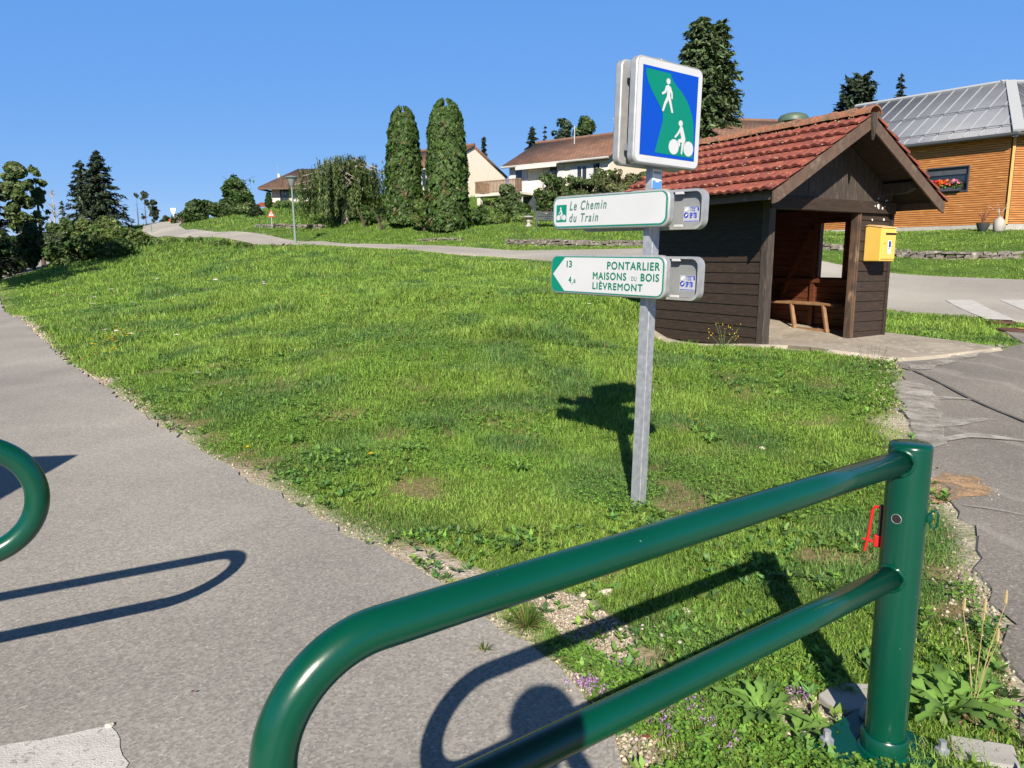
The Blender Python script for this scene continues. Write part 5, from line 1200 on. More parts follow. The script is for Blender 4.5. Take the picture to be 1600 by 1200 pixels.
leaves('crown', P, N_, r.uniform(.16, .36, n), .26, shade((.072, .118, .036), n, .28, (.105, .145, .05), .3)*(.72+.5*nzk[:, None])*sb[:, None], M['leaf'], wb, T_)

# left skyline
spruce('tall dark double topped spruce on the left skyline', 165, 78, 233, 104, (.030, .046, .026), 8, .55, seed=1, droop=.25, pw=.72, whorls=24, dense_=16)
spruce('second spruce leaning into the left side of the double topped spruce', 138, 79, 249, 62, (.033, .05, .027), 7, .5, seed=2, droop=.25, pw=.6, whorls=20, dense_=12)
broadleaf('tall ragged poplar like tree at the left edge', 36, 62, 252, 58, (.10, .15, .05), 5200, .36, alt=(.16, .20, .09), seed=3, k=64, bs=.55, low=.30, base=1.0, gap=.42, bark='bark_pale')
broadleaf('narrow leafy tree just right of the ragged poplar like tree', 68, 64, 258, 36, (.10, .15, .05), 4600, .36, alt=(.16, .20, .09), seed=23, k=52, bs=.6, low=.12, base=1.0, gap=.40, bark='bark')
spruce('nearly black spruce cut by the left edge of the picture', -26, 52, 225, 98, (.018, .024, .017), 10, .5, seed=4, droop=.2, pw=.42, whorls=22, dense_=16, z0=.6)
spruce('thin young larch between the poplar like tree and the spruce', 105, 96, 312, 26, (.085, .10, .06), 5, .4, seed=5, whorls=13, dense_=6, droop=.15)
t = root('bare_tree', 'leafless grey tree far behind the left bank', 'tree', brg(92, 105), 105, None, h1(brg(92, 105), 105)); mb = MB()
Hh = at(92, 292, 105)[2]-h1(brg(92, 105), 105); mb.tube([(0, 0, 0), (0, 0, Hh*.95)], [.2, .03], 6)
for k in range(34):
    f = random.uniform(.3, .95); a = random.uniform(0, 6.28); l_ = Hh*.24*(1.15-f); mb.tube([(0, 0, Hh*f), (math.cos(a)*l_, math.sin(a)*l_, Hh*f+l_*.9)], [.06, .012], 4)
mb.build('trunk', mat('grey_twigs', (.34, .30, .28), None), t)
for k, (px, d, top, w, lab) in enumerate([(15, 60, 352, 62, 'dark bush mass below the nearly black spruce'), (52, 58, 345, 52, 'dark bush under the ragged poplar like tree'), (84, 57, 352, 46, 'bush with pale leaves right of the dark bush row'), (100, 64, 338, 50, 'bush below the leafless grey tree'), (-15, 46, 345, 60, 'bush beside the far end of the cycle path at the left edge')]):
    shrub(lab, px, d, top, w, [G3, G3, (.055, .085, .04), G1, G3][k], 3200, .36, alt=(.13, .16, .10), seed=20+k, k=16, group='bushes along the left bank')
# bramble mound on the bank
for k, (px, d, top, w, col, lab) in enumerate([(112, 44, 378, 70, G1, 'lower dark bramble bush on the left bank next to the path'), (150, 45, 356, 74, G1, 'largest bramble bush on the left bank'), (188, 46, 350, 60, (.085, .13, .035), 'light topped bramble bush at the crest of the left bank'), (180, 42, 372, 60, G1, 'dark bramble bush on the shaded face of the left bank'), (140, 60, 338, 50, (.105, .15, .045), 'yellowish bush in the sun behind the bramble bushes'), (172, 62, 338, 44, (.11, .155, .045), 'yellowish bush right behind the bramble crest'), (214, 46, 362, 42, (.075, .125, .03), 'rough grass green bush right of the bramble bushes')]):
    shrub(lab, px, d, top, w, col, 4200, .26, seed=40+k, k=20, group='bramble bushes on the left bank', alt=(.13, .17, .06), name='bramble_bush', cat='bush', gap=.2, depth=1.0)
for k, (px, d, top, w, lab) in enumerate([(240, 48, 371, 46, 'low bush hugging the outer bend of the road'), (272, 48, 374, 44, 'low bush with a reddish patch beneath the road bend'), (305, 47, 378, 40, 'small low bush on the crest below the road'), (346, 44, 379, 30, 'small tuft like bush on the crest left of the street lamp'), (440, 38, 387, 60, 'wide low nettle clump at the foot of the street lamp'), (380, 41, 384, 34, 'flat weed clump on the meadow crest left of the nettle clump')]):
    shrub(lab, px, d, top, w, (.07, .125, .028), 1500, .20, seed=60+k, k=12, group='low bushes on the meadow crest', alt=(.12, .17, .05), name='low_bush', cat='bush', depth=.7)
# far trees over the rise
for k, (px, top, w) in enumerate([(221, 302, 14), (233, 299, 18), (246, 312, 16)]):
    broadleaf(['small flat topped pine far over the rise, leftmost of three', 'tallest small pine far over the rise', 'small rounded tree far over the rise nearest the road'][k], px, 125, top, w, (.06, .08, .05), 900, .5, name='far_tree', seed=70+k, k=22, bs=.7, low=.1, gap=.3, trunk=.08, group='small trees far over the rise', base=7.0)
for k, (px, d, top, w, lab) in enumerate([(264, 104, 333, 18, 'small dark bush beside the small white road sign'), (290, 84, 331, 34, 'rounded hedge bush at the inside of the road bend'), (318, 82, 315, 50, 'tallest rounded bush of the roadside hedge'), (350, 80, 312, 46, 'dense dark bush in the middle of the roadside hedge'), (372, 78, 318, 36, 'dark bush at the right end of the roadside hedge')]):
    shrub(lab, px, d, top, w, (.045, .088, .024), 3000, .40, seed=80+k, k=16, group='bushes of the roadside hedge', alt=(.09, .13, .05))
broadleaf('round crowned maple behind the roadside hedge', 380, 86, 268, 66, (.055, .105, .028), 6200, .36, seed=9, k=48, bs=.7, low=.15, name='maple_tree', base=6.8)
for k, (px, d, top, w, lab) in enumerate([(379, 74, 303, 15, 'slim dark conifer in front of the maple'), (398, 74, 304, 14, 'slim green conifer right of the slim dark conifer'), (425, 76, 300, 13, 'slim conifer standing against the brown roofed house wall')]):
    spruce(lab, px, d, top, w, (.04, .085, .022), 8, .30, seed=90+k, whorls=16, pw=.45, droop=-.5, dense_=10, name='slim_conifer', group='slim garden conifers')
spruce('small dark spruce on the bank near the triangle sign', 405, 66, 320, 30, (.03, .05, .024), 7, .36, seed=95, whorls=12, pw=.7, droop=.2, dense_=10, name='small_spruce')
for k, (px, d, top, w, col, lab) in enumerate([(390, 72, 312, 30, (.11, .16, .06), 'pale leafy shrub beside the small dark spruce'), (448, 70, 313, 40, (.10, .16, .045), 'bright shrub under the window of the brown roofed house'), (470, 64, 328, 30, (.09, .14, .04), 'yellow green shrub left of the weeping birch'), (588, 50, 338, 40, G2, 'low shrub between weeping birch and left cypress')]):
    shrub(lab, px, d, top, w, col, 1500, .30, seed=100+k, k=12)
# behind and before the long house
spruce('pointed spruce above the cream gable roof', 757, 74, 213, 26, (.03, .05, .03), 7, .4, seed=110, whorls=16, pw=.8, dense_=8)
spruce('spruce top hidden behind the taller clipped cypress', 725, 76, 205, 34, (.03, .05, .03), 7, .4, seed=111, whorls=16, pw=.8, dense_=8)
spruce('dark spruce left behind the long brown roof', 831, 70, 197, 52, (.028, .046, .028), 8, .42, seed=112, whorls=18, pw=.7, dense_=12)
broadleaf('dark pine behind the middle of the long brown roof', 876, 72, 184, 46, (.034, .058, .032), 3600, .40, seed=113, k=34, low=.1, name='pine_tree', gap=.25)
broadleaf('round green tree behind the chimney of the long brown roof', 910, 73, 181, 50, (.055, .10, .028), 3400, .40, seed=114, k=34, low=.1, gap=.22)
spruce('thin bare topped spruce between dark spruce and dark pine', 850, 71, 194, 14, (.04, .055, .04), 5, .3, seed=115, whorls=12, dense_=5)
for k, (px, d, top, w, col, lab) in enumerate([(795, 52, 282, 40, (.075, .115, .045), 'loose twiggy shrub in front of the balcony railing'), (778, 50, 312, 50, G2, 'leafy shrub left below the balcony'), (812, 48.5, 318, 46, G1, 'dense shrub below the balcony behind the urn'), (858, 51, 263, 50, G1, 'tall dark shrub in front of the white awning'), (893, 50, 268, 44, G1, 'dark shrub under the right half of the white awning'), (928, 49, 258, 50, (.085, .115, .045), 'tall shrub climbing the corner of the long house'), (960, 48, 256, 60, OL, 'olive green pale leaved bush left of the signpost'), (1000, 47, 262, 56, OL, 'olive green bush behind the signpost'), (896, 47, 300, 60, G1, 'low dark shrub behind the upper direction panel'), (875, 49.5, 268, 52, G1, 'dark shrub filling the gap below the white awning'), (910, 48.5, 263, 52, (.07, .105, .035), 'mid green shrub before the third window of the long house'), (945, 48.8, 260, 50, G2, 'tall shrub against the right corner of the long house'), (985, 48, 258, 54, OL, 'olive green bush between the two olive bushes'), (1035, 44, 330, 60, G1, 'dark shrub between the signpost and the shelter wall')]):
    shrub(lab, px, d, top, w, col, 3000 if k not in (0, 1) else 1900, .22, seed=120+k, k=18, alt=(.13, .17, .08))
for k, (px, top, w) in enumerate([(758, 336, 34), (788, 333, 36), (814, 338, 30)]):
    shrub(['tall ornamental grass clump, leftmost below the cream gable', 'tall ornamental grass clump in the middle of the flower bed', 'tall ornamental grass clump next to the stone urn'][k], px, 46, top, w, (.12, .19, .05), 1500, .30, seed=140+k, k=10, name='grass_clump', group='ornamental grass clumps', alt=(.16, .2, .07), gap=.1)
fw = root('flowering_shrub', 'white flowering shrub just above the upper direction panel', 'shrub', brg(912, 46), 46, None); Hh = at(912, 298, 46)[2]-h1(brg(912, 46), 46)
MB().tube([(0, 0, -.1), (0, 0, Hh*.6)], [.05, .02], 6).build('stems', M['bark'], fw); blobs_leaves(fw, rnd_blobs(12, 0, 0, Hh*.5, 1.1, .5, Hh*.35, .3, .5, 3), 700, .2, G1, name='foliage'); blobs_leaves(fw, rnd_blobs(9, 0, -.1, Hh*.72, 1.1, .5, Hh*.2, .2, .3, 4), 260, .16, (.62, .60, .56), m='petal', name='blossom', gap=.1)
spruce('broad tall conifer with two tops behind the blue path sign', 1080, 50, 26, 128, (.080, .120, .055), 12, .50, name='tall_conifer', seed=150, whorls=40, pw=.42, droop=.45, dense_=18, z0=4.0)
spruce('narrower second top of the tall conifer group behind the shelter', 1110, 50.6, 30, 104, (.074, .112, .052), 11, .48, name='tall_conifer', seed=151, whorls=38, pw=.42, droop=.45, dense_=17, z0=4.0)
spruce('spiky many topped spruce behind the shelter ridge', 1322, 46, 116, 86, (.036, .056, .034), 13, .50, name='spiky_spruce', seed=152, whorls=18, pw=.35, droop=-.25, dense_=16, up=.45, z0=5.0)
spruce('small pointed spruce above the left end of the metal roof', 1385, 60, 112, 66, (.034, .052, .034), 8, .36, seed=153, whorls=22, pw=.8, droop=.1, dense_=9, z0=6.0)
# trees standing to the left of the view; their shade falls on the bank
for k, (X, Y, hh, rr) in enumerate([(-26.2, 30.5, 13.0, 4.0), (-23.8, 25.2, 13.5, 3.8), (-31, 34, 10, 3.6)]):
    zz = h1(X, Y); t = root('roadside_tree', ['rounded roadside tree left of the cycle path, first in the row', 'roadside tree nearest the viewer, beside the bend of the cycle path', 'tall roadside tree behind the first one', 'tallest roadside tree at the far end of the row'][k], 'tree', X, Y, 'roadside trees left of the cycle path', zz)
    limbs(t, hh, rr, .2, 8); blobs_leaves(t, rnd_blobs(22, 0, 0, hh*.6, rr*.7, rr*.7, hh*.33, rr*.35, rr*.55, 160+k), 4000, .42, G1, seed=160+k)

# ---------------------------------------------------------------- grass
def allowed(x, y, pad=.0):
    ok = np.ones(x.shape, bool)
    for p in PAVED: ok &= ~inside(p, x, y)
    return ok
EXTRA_BARE = [(.30, 3.12, .14, .36, .5), (-.30, 3.66, .42, .09, -.85), (1.15, 2.35, .2, .18, 0)]
def bare_at(x, y):
    e = np.minimum.reduce([edge_dist(p, x, y) for p in PAVED]); b = np.clip(1-e/(.03+.25*noise2(x, y, .6, 9)**1.5), 0, 1)
    for cx_, cy_, rx, ry, ro in EXTRA_BARE:
        c, s = math.cos(ro), math.sin(ro); X = (x-cx_)*c+(y-cy_)*s; Y = -(x-cx_)*s+(y-cy_)*c
        b = np.maximum(b, np.clip((1.25-np.hypot(X/rx, Y/ry)-.5*(noise2(x, y, .15, 31)-.5))*4, 0, 1))
    pt_ = np.clip((noise2(x, y, .55, 21)*.6+noise2(x, y, .2, 22)*.4-.62)*8, 0, 1)*np.clip(1-(y-2)/14, 0, 1)
    return b, pt_, e
def blades(name, label_kind, n, d0, d1, ang0, ang1, length, width, col, seed, mow=None, fall=0):
    r = np.random.default_rng(seed); d = np.exp(r.uniform(math.log(d0), math.log(d1), n)); a = r.uniform(ang0, ang1, n); x = d*np.sin(a); y = d*np.cos(a)
    k = allowed(x, y); x, y, d = x[k], y[k], d[k]; b, p_, e = bare_at(x, y)
    dens = (1-b)**1.4*(1-.92*p_); k = r.random(len(x)) < dens; x, y, d, e = x[k], y[k], d[k], e[k]; n = len(x)
    cl = noise2(x, y, .35, seed+1); big = noise2(x, y, 2.2, seed+2); tall = np.clip((y-4.5)/3, 0, 1)*np.clip((big-.3)*2.2, 0, 1)*(x < y*.20+.6)
    sc = np.maximum(1, d/6.0)
    lawn = (y > 24) & (x > brg(560, 1)*y) & (y > np.interp(x, [-14, 1.7, 12.5, 22], [47, 33, 24.5, 15.5]))
    L = length*(.45+.9*cl)*(1+1.1*tall)*r.uniform(.55, 1.25, n)*np.minimum(sc**.22, 1.6)*np.where(d < 20, np.clip(.45+e*1.6, .45, 1), np.clip(.35+e*.22, .35, 1)); L[lawn] *= .6
    Wd = width*r.uniform(.7, 1.3, n)*sc**.72
    z = ground_z(x, y)-.006; th = r.uniform(0, 2*np.pi, n); bend = r.uniform(.3, 1.3, n); az = th+r.normal(size=n)*.6
    side = np.c_[np.cos(th), np.sin(th), 0*th]*(Wd/2)[:, None]; lean_ = np.c_[np.cos(az+1.57), np.sin(az+1.57), 0*az]
    P0 = np.c_[x, y, z]; P1 = P0+lean_*(L*bend*.28)[:, None]+np.c_[0*x, 0*x, L*.58]; P2 = P0+lean_*(L*bend*.85)[:, None]+np.c_[0*x, 0*x, L*(1-.45*bend**2)]
    V = np.stack([P0-side, P0+side, P1+side*.8, P1-side*.8, P2], 1).reshape(-1, 3); i = np.arange(n)*5
    q = np.stack([i, i+1, i+2, i+3], 1); t_ = np.stack([i+3, i+2, i+4], 1)
    hue = .25+.75*noise2(x, y, 1.1, seed+5); h2_ = noise2(x, y, .22, seed+6); c = np.array(col[0])*(1-hue[:, None])+np.array(col[1])*hue[:, None]; h3_ = np.clip((noise2(x, y, .7, seed+8)-.5)*3, 0, 1)[:, None]; c = c*(1-h3_)+np.array((.125, .235, .066))*h3_; c = c*(.80+.42*h2_[:, None])*(1+r.normal(size=(n, 1))*.22)
    dry = r.random(n) < (.05+.10*np.clip(1-e/.4, 0, 1)); c[dry] = np.array((.30, .25, .11))*(1+r.normal(size=(dry.sum(), 1))*.2)
    o = npmesh(name, V, [q, t_], M['grassblade'], None, np.repeat(np.clip(c, .01, .6), 5, 0)); o['kind'] = 'stuff'; return o
AN = R(50)
blades('grass', '', 800000, 1.7, 14, -AN, AN, .052, .0040, ((.155, .30, .046), (.25, .385, .070)), 201)
blades('meadow_grass', '', 620000, 11, 48, -R(46), R(46), .085, .0056, ((.175, .32, .052), (.265, .40, .078)), 202)
blades('distant_grass', '', 200000, 40, 100, -R(44), R(42), .12, .0075, ((.14, .26, .045), (.205, .32, .064)), 203)
# clover and broad leaved weeds between the blades
def clover(n, d0, d1, seed):
    r = np.random.default_rng(seed); d = np.exp(r.uniform(math.log(d0), math.log(d1), n)); a = r.uniform(-R(44), R(44), n); x = d*np.sin(a); y = d*np.cos(a); k = allowed(x, y); x, y, d = x[k], y[k], d[k]
    b, p_, e = bare_at(x, y); patch = noise2(x, y, .8, 55); k = (patch > .56-.25*(np.hypot(x-.6, y-2.3) < .7)) & (b < .5) & (p_ < .6); x, y, d = x[k], y[k], d[k]; n = len(x); z = ground_z(x, y)+r.uniform(.015, .055, n)*np.minimum(2, np.maximum(1, d/7)); th = r.uniform(0, 6.28, n)
    P = []; T = []
    for j in range(3):
        aa = th+j*2.094; s = .0075*np.maximum(1, d/6)**.8; P.append(np.c_[x+np.cos(aa)*s, y+np.sin(aa)*s, z]); T.append(np.c_[np.cos(aa), np.sin(aa), r.normal(size=n)*.2])
    P = np.concatenate(P); T = np.concatenate(T); N = np.c_[r.normal(size=(3*n, 2))*.35, np.ones(3*n)]; dd = np.tile(d, 3)
    o = leaves('clover', P, N, .015*r.uniform(.7, 1.3, 3*n)*np.maximum(1, dd/6)**.8, .85, shade((.15, .29, .045), 3*n, .2), M['leaf'], None, T); o['kind'] = 'stuff'
clover(80000, 1.7, 15, 301)

# low broad leaved weeds of many kinds, too many to count
def weeds(n, d0, d1, seed):
    r = np.random.default_rng(seed); d = np.exp(r.uniform(math.log(d0), math.log(d1), n)); a = r.uniform(-R(44), R(44), n); x = d*np.sin(a); y = d*np.cos(a); k = allowed(x, y) & (noise2(x, y, 1.3, 66)*.6+noise2(x, y, .4, 67)*.4 > .46); k &= (d > 3.6) | (r.random(len(d)) < .25); x, y, d = x[k], y[k], d[k]; n = len(x); z = ground_z(x, y)
    P = []; T = []; N = []; S = []; Cc = []; base = shade((.15, .27, .05), n, .25, (.10, .21, .06), .35)
    for j in range(7):
        th = j*2.4+r.uniform(0, 6.28, n)*.25+x*50; el = r.uniform(.1, 1.0, n); L = r.uniform(.025, .06, n)*np.maximum(1, d/7)**.5; ca, sa = np.cos(th), np.sin(th)
        P.append(np.c_[x+ca*L*.5*np.cos(el), y+sa*L*.5*np.cos(el), z+.012+L*.45*np.sin(el)+.02*r.random(n)]); T.append(np.c_[ca*np.cos(el), sa*np.cos(el), np.sin(el)]); N.append(np.c_[-ca*np.sin(el), -sa*np.sin(el), np.cos(el)]+r.normal(size=(n, 3))*.2); S.append(L); Cc.append(base*r.uniform(.8, 1.2, (n, 1)))
    o = leaves('broad_leaf_weeds', np.concatenate(P), np.concatenate(N), np.concatenate(S), .42, np.clip(np.concatenate(Cc), .01, .6), M['leaf'], None, np.concatenate(T)); o['kind'] = 'stuff'
weeds(11000, 1.8, 16, 351)

# gravel along the edges
def gravel(n, fn, seed, smin, smax):
    r = np.random.default_rng(seed); x, y = fn(r, n); k = allowed(x, y) | (r.random(len(x)) < .04); x, y = x[k], y[k]; n = len(x); z = np.where(allowed(x, y), ground_z(x, y), H(x, y)+.012)
    s = r.uniform(smin, smax, n)**1.0*np.maximum(1, np.hypot(x, y)/7); O = np.array([(1, 0, 0), (0, 1, 0), (-1, 0, 0), (0, -1, 0), (0, 0, .7), (0, 0, -.7)]); V = O[None]*s[:, None, None]*r.uniform(.6, 1.25, (n, 6, 1)); a = r.uniform(0, 6.28, n); c, sn = np.cos(a), np.sin(a)
    V = np.stack([V[..., 0]*c[:, None]-V[..., 1]*sn[:, None], V[..., 0]*sn[:, None]+V[..., 1]*c[:, None], V[..., 2]], -1)+np.c_[x, y, z+s*.25][:, None]
    f = np.array([(0, 1, 4), (1, 2, 4), (2, 3, 4), (3, 0, 4), (1, 0, 5), (2, 1, 5), (3, 2, 5), (0, 3, 5)]); F = (np.arange(n)[:, None, None]*6+f[None]).reshape(-1, 3)
    c_ = np.repeat(shade((.46, .41, .33), n, .25, (.30, .24, .18), .3), 6, 0); o = npmesh('gravel', V.reshape(-1, 3), [F], M['petal'], None, c_); o['kind'] = 'stuff'; return o
def along(pl, spread, dmax):
    q = resample(pl, .03); q = q[(q[:, 1] > -.5) & (np.hypot(q[:, 0], q[:, 1]) < dmax)]
    def fn(r, n):
        w = 1/np.maximum(1.5, np.hypot(q[:, 0], q[:, 1])); w *= .25+1.5*(noise2(q[:, 0], q[:, 1], .7, 77) > .5); i = r.choice(len(q), n, p=w/w.sum()); s = np.abs(r.normal(size=(n, 1)))*spread
        d = np.gradient(q, axis=0)[i]; nn = unit(np.c_[d[:, 1], -d[:, 0]]); P = q[i]+nn*s+r.normal(size=(n, 2))*.02; return P[:, 0], P[:, 1]
    return fn
gravel(5200, along(path_right, .11, 24), 401, .004, .014)
gravel(2600, along(drive_left[::-1], .13, 12), 402, .004, .016)
def bl(cx_, cy_, rx, ry, ro):
    def fn(r, n):
        a = r.uniform(0, 6.28, n); q = np.sqrt(r.random(n)); X = rx*q*np.cos(a); Y = ry*q*np.sin(a); c, s = math.cos(ro), math.sin(ro); return cx_+X*c-Y*s, cy_+X*s+Y*c
    return fn
gravel(2600, bl(.30, 3.12, .14, .36, .5), 403, .003, .010)
gravel(700, bl(1.15, 2.35, .22, .2, 0), 404, .004, .014)
gravel(1500, lambda r, n: (lambda P: (P[0], P[1]))(tuple((lambda a, q: (3.05+.42*q*np.cos(a), 5.05+.34*q*np.sin(a)))(r.uniform(0, 6.28, n), np.sqrt(r.random(n))))), 405, .004, .012)
# single pale stones
def rock(x, y, s, lab, group='pale stones in the grass'):
    import bmesh
    bm = bmesh.new(); bmesh.ops.create_icosphere(bm, subdivisions=3, radius=1); sd_ = random.randint(0, 999)
    for v in bm.verts:
        p = v.co; k = .72+.5*float(noise2(np.array([p.x+p.z*.7+5]), np.array([p.y-p.z*.5+5]), .7, sd_)[0])+.12*float(noise2(np.array([p.x*3+9]), np.array([p.y*3+p.z*2+9]), .6, sd_)[0]); v.co = Vector((p.x*k*1.2, p.y*k*.9, max(-.35, p.z*k*.6)))*s
    me = bpy.data.meshes.new('stone'); bm.to_mesh(me); bm.free(); me.materials.append(M['rock']); o = bpy.data.objects.new('stone', me); link(o); o.location = (x, y, float(ground_z(np.array([x]), np.array([y]))[0])+s*.15); o.rotation_euler = (0, 0, random.uniform(0, 6)); tag(o, lab, 'stone', group)
for (px, py, s, lab) in [(946, 929, .035, 'largest pale stone at the grass edge beyond the barrier rail'), (911, 930, .022, 'pale stone on the chalky patch left of the largest pale stone'), (917, 941, .012, 'small pale stone in front of the chalky patch stone'), (1034, 1013, .018, 'pale stone beside the small daisies under the rail'), (1190, 708, .022, 'pale stone on the bare patch right of the signpost'), (762, 690, .03, 'flat brown stone on the bare patch left of the signpost'), (1298, 1138, .022, 'white stone at the left of the barrier base'), (1320, 1118, .016, 'smaller white stone above the barrier base plate'), (1438, 1135, .018, 'white stone right of the barrier post foot'), (172, 1138, .012, 'tiny stone lying at the corner of the white path mark'), (1075, 963, .03, 'flat sandy stone in the grass between the two rails'), (1480, 700, .02, 'pale stone by the gravel at the drive edge')]:
    X, Y = g0(px, py); rock(X, Y, s, lab)
X, Y = g0(1322, 1098); 
cs = MB().prism([(-.10, -.07), (.12, -.09), (.16, .03), (.04, .09), (-.08, .06)], -.04, .022, 'xy').build('concrete_chunk', M['plinth'], None, bevel=.01, loc=(X, Y, h1(X, Y)+.0), rz=.4); tag(cs, 'pale concrete footing slab showing by the barrier post', 'concrete slab')
X, Y = g0(1530, 1185); cs = MB().prism([(-.10, -.07), (.09, -.08), (.12, .05), (-.08, .07)], -.04, .035, 'xy').build('concrete_chunk', M['plinth'], None, bevel=.012, loc=(X, Y, h1(X, Y)), rz=-.2); tag(cs, 'broken concrete lump right of the barrier post near the drive', 'concrete slab')

# ---------------------------------------------------------------- single plants
def rosette(x, y, n, L, w, lab, name='dandelion_plant', up=.5, col=(.125, .235, .050), group='broad leaved weeds', stalks=0, jag=True):
    z = float(ground_z(np.array([x]), np.array([y]))[0]); t = root(name, lab, 'plant', x, y, group, z); V = []; F = []; cols = []
    for k in range(n):
        a = 2*math.pi*k/n*2.618+random.uniform(-.3, .3); l_ = L*random.uniform(.6, 1.15); u = up*random.uniform(.5, 1.4); m_ = 9; ca, sa = math.cos(a), math.sin(a); b0 = len(V); c = np.array(col)*random.uniform(.75, 1.3)
        for j in range(m_):
            s = j/(m_-1); wd = w*math.sin(math.pi*min(1, .12+s*.88))**.7*(1 if not jag else (1.25 if j % 2 else .55))*(.35+.9*s if s < .7 else 1)*l_/L; r_ = l_*s*math.cos(u*.9*(1-s*.4)); zz = l_*(s*math.sin(u)-.75*s*s*math.sin(u)*.8)+.008+.012*random.random()
            if s > .97: wd *= .15
            tw = random.uniform(-.25, .25)*wd
            V += [(ca*r_-sa*wd/2, sa*r_+ca*wd/2, zz+.25*wd+tw), (ca*r_, sa*r_, zz), (ca*r_+sa*wd/2, sa*r_-ca*wd/2, zz+.25*wd-tw)]; cols += [c, c*1.35, c]
        for j in range(m_-1):
            q = b0+j*3; F += [(q, q+1, q+4, q+3), (q+1, q+2, q+5, q+4)]
    npmesh('leaf_rosette', V, [np.array(F)], M['leaf'], t, np.clip(np.array(cols), .01, .6), True)
    if stalks:
        mb = MB()
        for k in range(stalks):
            a = random.uniform(0, 6.28); hh = random.uniform(.22, .42); mb.tube([(0, 0, 0), (math.cos(a)*.03, math.sin(a)*.03, hh*.6), (math.cos(a)*.06, math.sin(a)*.06, hh)], [.0022, .0018, .0012], 5); mb.lathe([(.001, 0), (.006, .012), (.004, .05), (.001, .06)], 6, (math.cos(a)*.06, math.sin(a)*.06, hh))
        mb.build('seed_stalk', mat('dry_stalk', (.36, .29, .14), None), t)
    return t
for (px, py, n, L, w, st_, lab, up) in [(1190, 1120, 17, .17, .040, 0, 'toothed dandelion rosette under the lower rail', .8), (1245, 1150, 11, .13, .034, 0, 'smaller dandelion rosette by the foot of the barrier post', .7), (1480, 1120, 20, .21, .052, 0, 'big broad leaved plantain clump right of the barrier post', .85), (1520, 1110, 12, .20, .045, 5, 'leafy weed with tall dry seed stalks at the drive edge', .95), (1450, 1095, 10, .15, .045, 0, 'broad leaved weed close behind the barrier post', .8), (640, 712, 12, .16, .04, 0, 'broad leaved dock plant in the meadow left of the signpost', .7), (745, 665, 9, .14, .04, 0, 'leafy weed in the grass before the signpost shadow', .7), (1110, 700, 12, .15, .045, 0, 'dark leaved weed right of the signpost', .8), (1120, 785, 10, .13, .04, 0, 'broad weed just above the upper rail', .7), (810, 745, 9, .13, .04, 0, 'leafy weed in the grass left of the signpost foot', .7), (455, 700, 10, .15, .04, 0, 'leafy weed near the edge of the cycle path', .7), (1090, 690, 8, .14, .045, 0, 'thistle like weed beside the dark leaved weed', .8), (1325, 640, 9, .15, .045, 0, 'leafy weed below the shelter slab', .7)]:
    X, Y = g0(px, py); rosette(X, Y, n, L, w, lab, up=up, stalks=st_)
def tussock(px, py, n, L, lab):
    X, Y = g0(px, py); z = h1(X, Y)+.015; t = root('grass_tussock', lab, 'grass tuft', X, Y, None, z); V = []; F = []; cols = []
    for k in range(n):
        a = random.uniform(0, 6.28); b = random.uniform(.2, 1.2); l_ = L*random.uniform(.5, 1.1); ca, sa = math.cos(a), math.sin(a); w = .0035; i = len(V); r0 = random.uniform(0, .02)
        for s in (0, .4, .75, 1):
            r_ = r0+l_*s*math.sin(b)*.9; zz = l_*(s*math.cos(b)*1.2-.5*s*s*math.sin(b)); wd = w*(1-s*.85); V += [(ca*r_-sa*wd, sa*r_+ca*wd, max(zz, .004)), (ca*r_+sa*wd, sa*r_-ca*wd, max(zz, .004))]
        F += [(i+2*j, i+2*j+1, i+2*j+3, i+2*j+2) for j in range(3)]; c = np.array((.10, .17, .035) if random.random() > .25 else (.33, .28, .13))*random.uniform(.7, 1.3); cols += [c]*8
    npmesh('blades', V, [np.array(F)], M['grassblade'], t, np.array(cols))
tussock(823, 985, 190, .13, 'grass tuft growing through the chalky patch at the path edge'); tussock(758, 1022, 26, .05, 'tiny weed growing in the asphalt by the upper rail')
# flowers
def flower(lab, cat, group, col, r_, hgt, pts, npet=9, kind='dandelion_flower'):
    first = None
    for (X, Y, sc) in pts:
        z = float(ground_z(np.array([X]), np.array([Y]))[0])
        if first is None:
            o = empty(kind, (X, Y, z), 0, lab, cat, group); MB().tube([(0, 0, 0), (.004, .002, hgt)], [.0016, .0014], 5).build('stem', M['stem'], o)
            n = npet*2; a = np.arange(n)*2*math.pi/npet; P = np.c_[np.cos(a)*r_*.5, np.sin(a)*r_*.5, np.full(n, hgt)+.003*(np.arange(n) >= npet)]; T = np.c_[np.cos(a), np.sin(a), .25*np.ones(n)]; leaves('head', P, np.c_[np.cos(a)*-.2, np.sin(a)*-.2, np.ones(n)], np.full(n, r_*1.1), .55, shade(col, n, .1), M['petal'], o, T); first = o
        else:
            o = copy_tree(first); o.location = (X, Y, z)
        o.scale = (sc, sc, sc); o.rotation_euler = (random.uniform(-.2, .5)*-1*.5, random.uniform(-.3, .3), random.uniform(0, 6))
M['stem'] = mat('flower_stem', (.09, .16, .05), None)
def gp(px, py, z=.0): return g0(px, py, z)
yl = [gp(*p) for p in [(1078, 674), (1090, 677), (868, 590), (508, 522), (1183, 700), (1386, 655), (390, 712), (582, 728), (1100, 685), (720, 560)]]
flower('single yellow flower dotted in the grass', 'flower', 'yellow flowers scattered in the grass', (.72, .50, .01), .021, .07, [(x, y, max(.9, math.hypot(x, y)/8)) for x, y in yl])
r = np.random.default_rng(77); pts = []
while len(pts) < 80:
    px = r.normal(178, 26); py = 548+r.normal()*13-(px-178)*.3; x, y = g0(px, py)
    if allowed(np.array([x]), np.array([y]))[0]: pts.append((x, y, 1.25*r.uniform(.7, 1.2)))
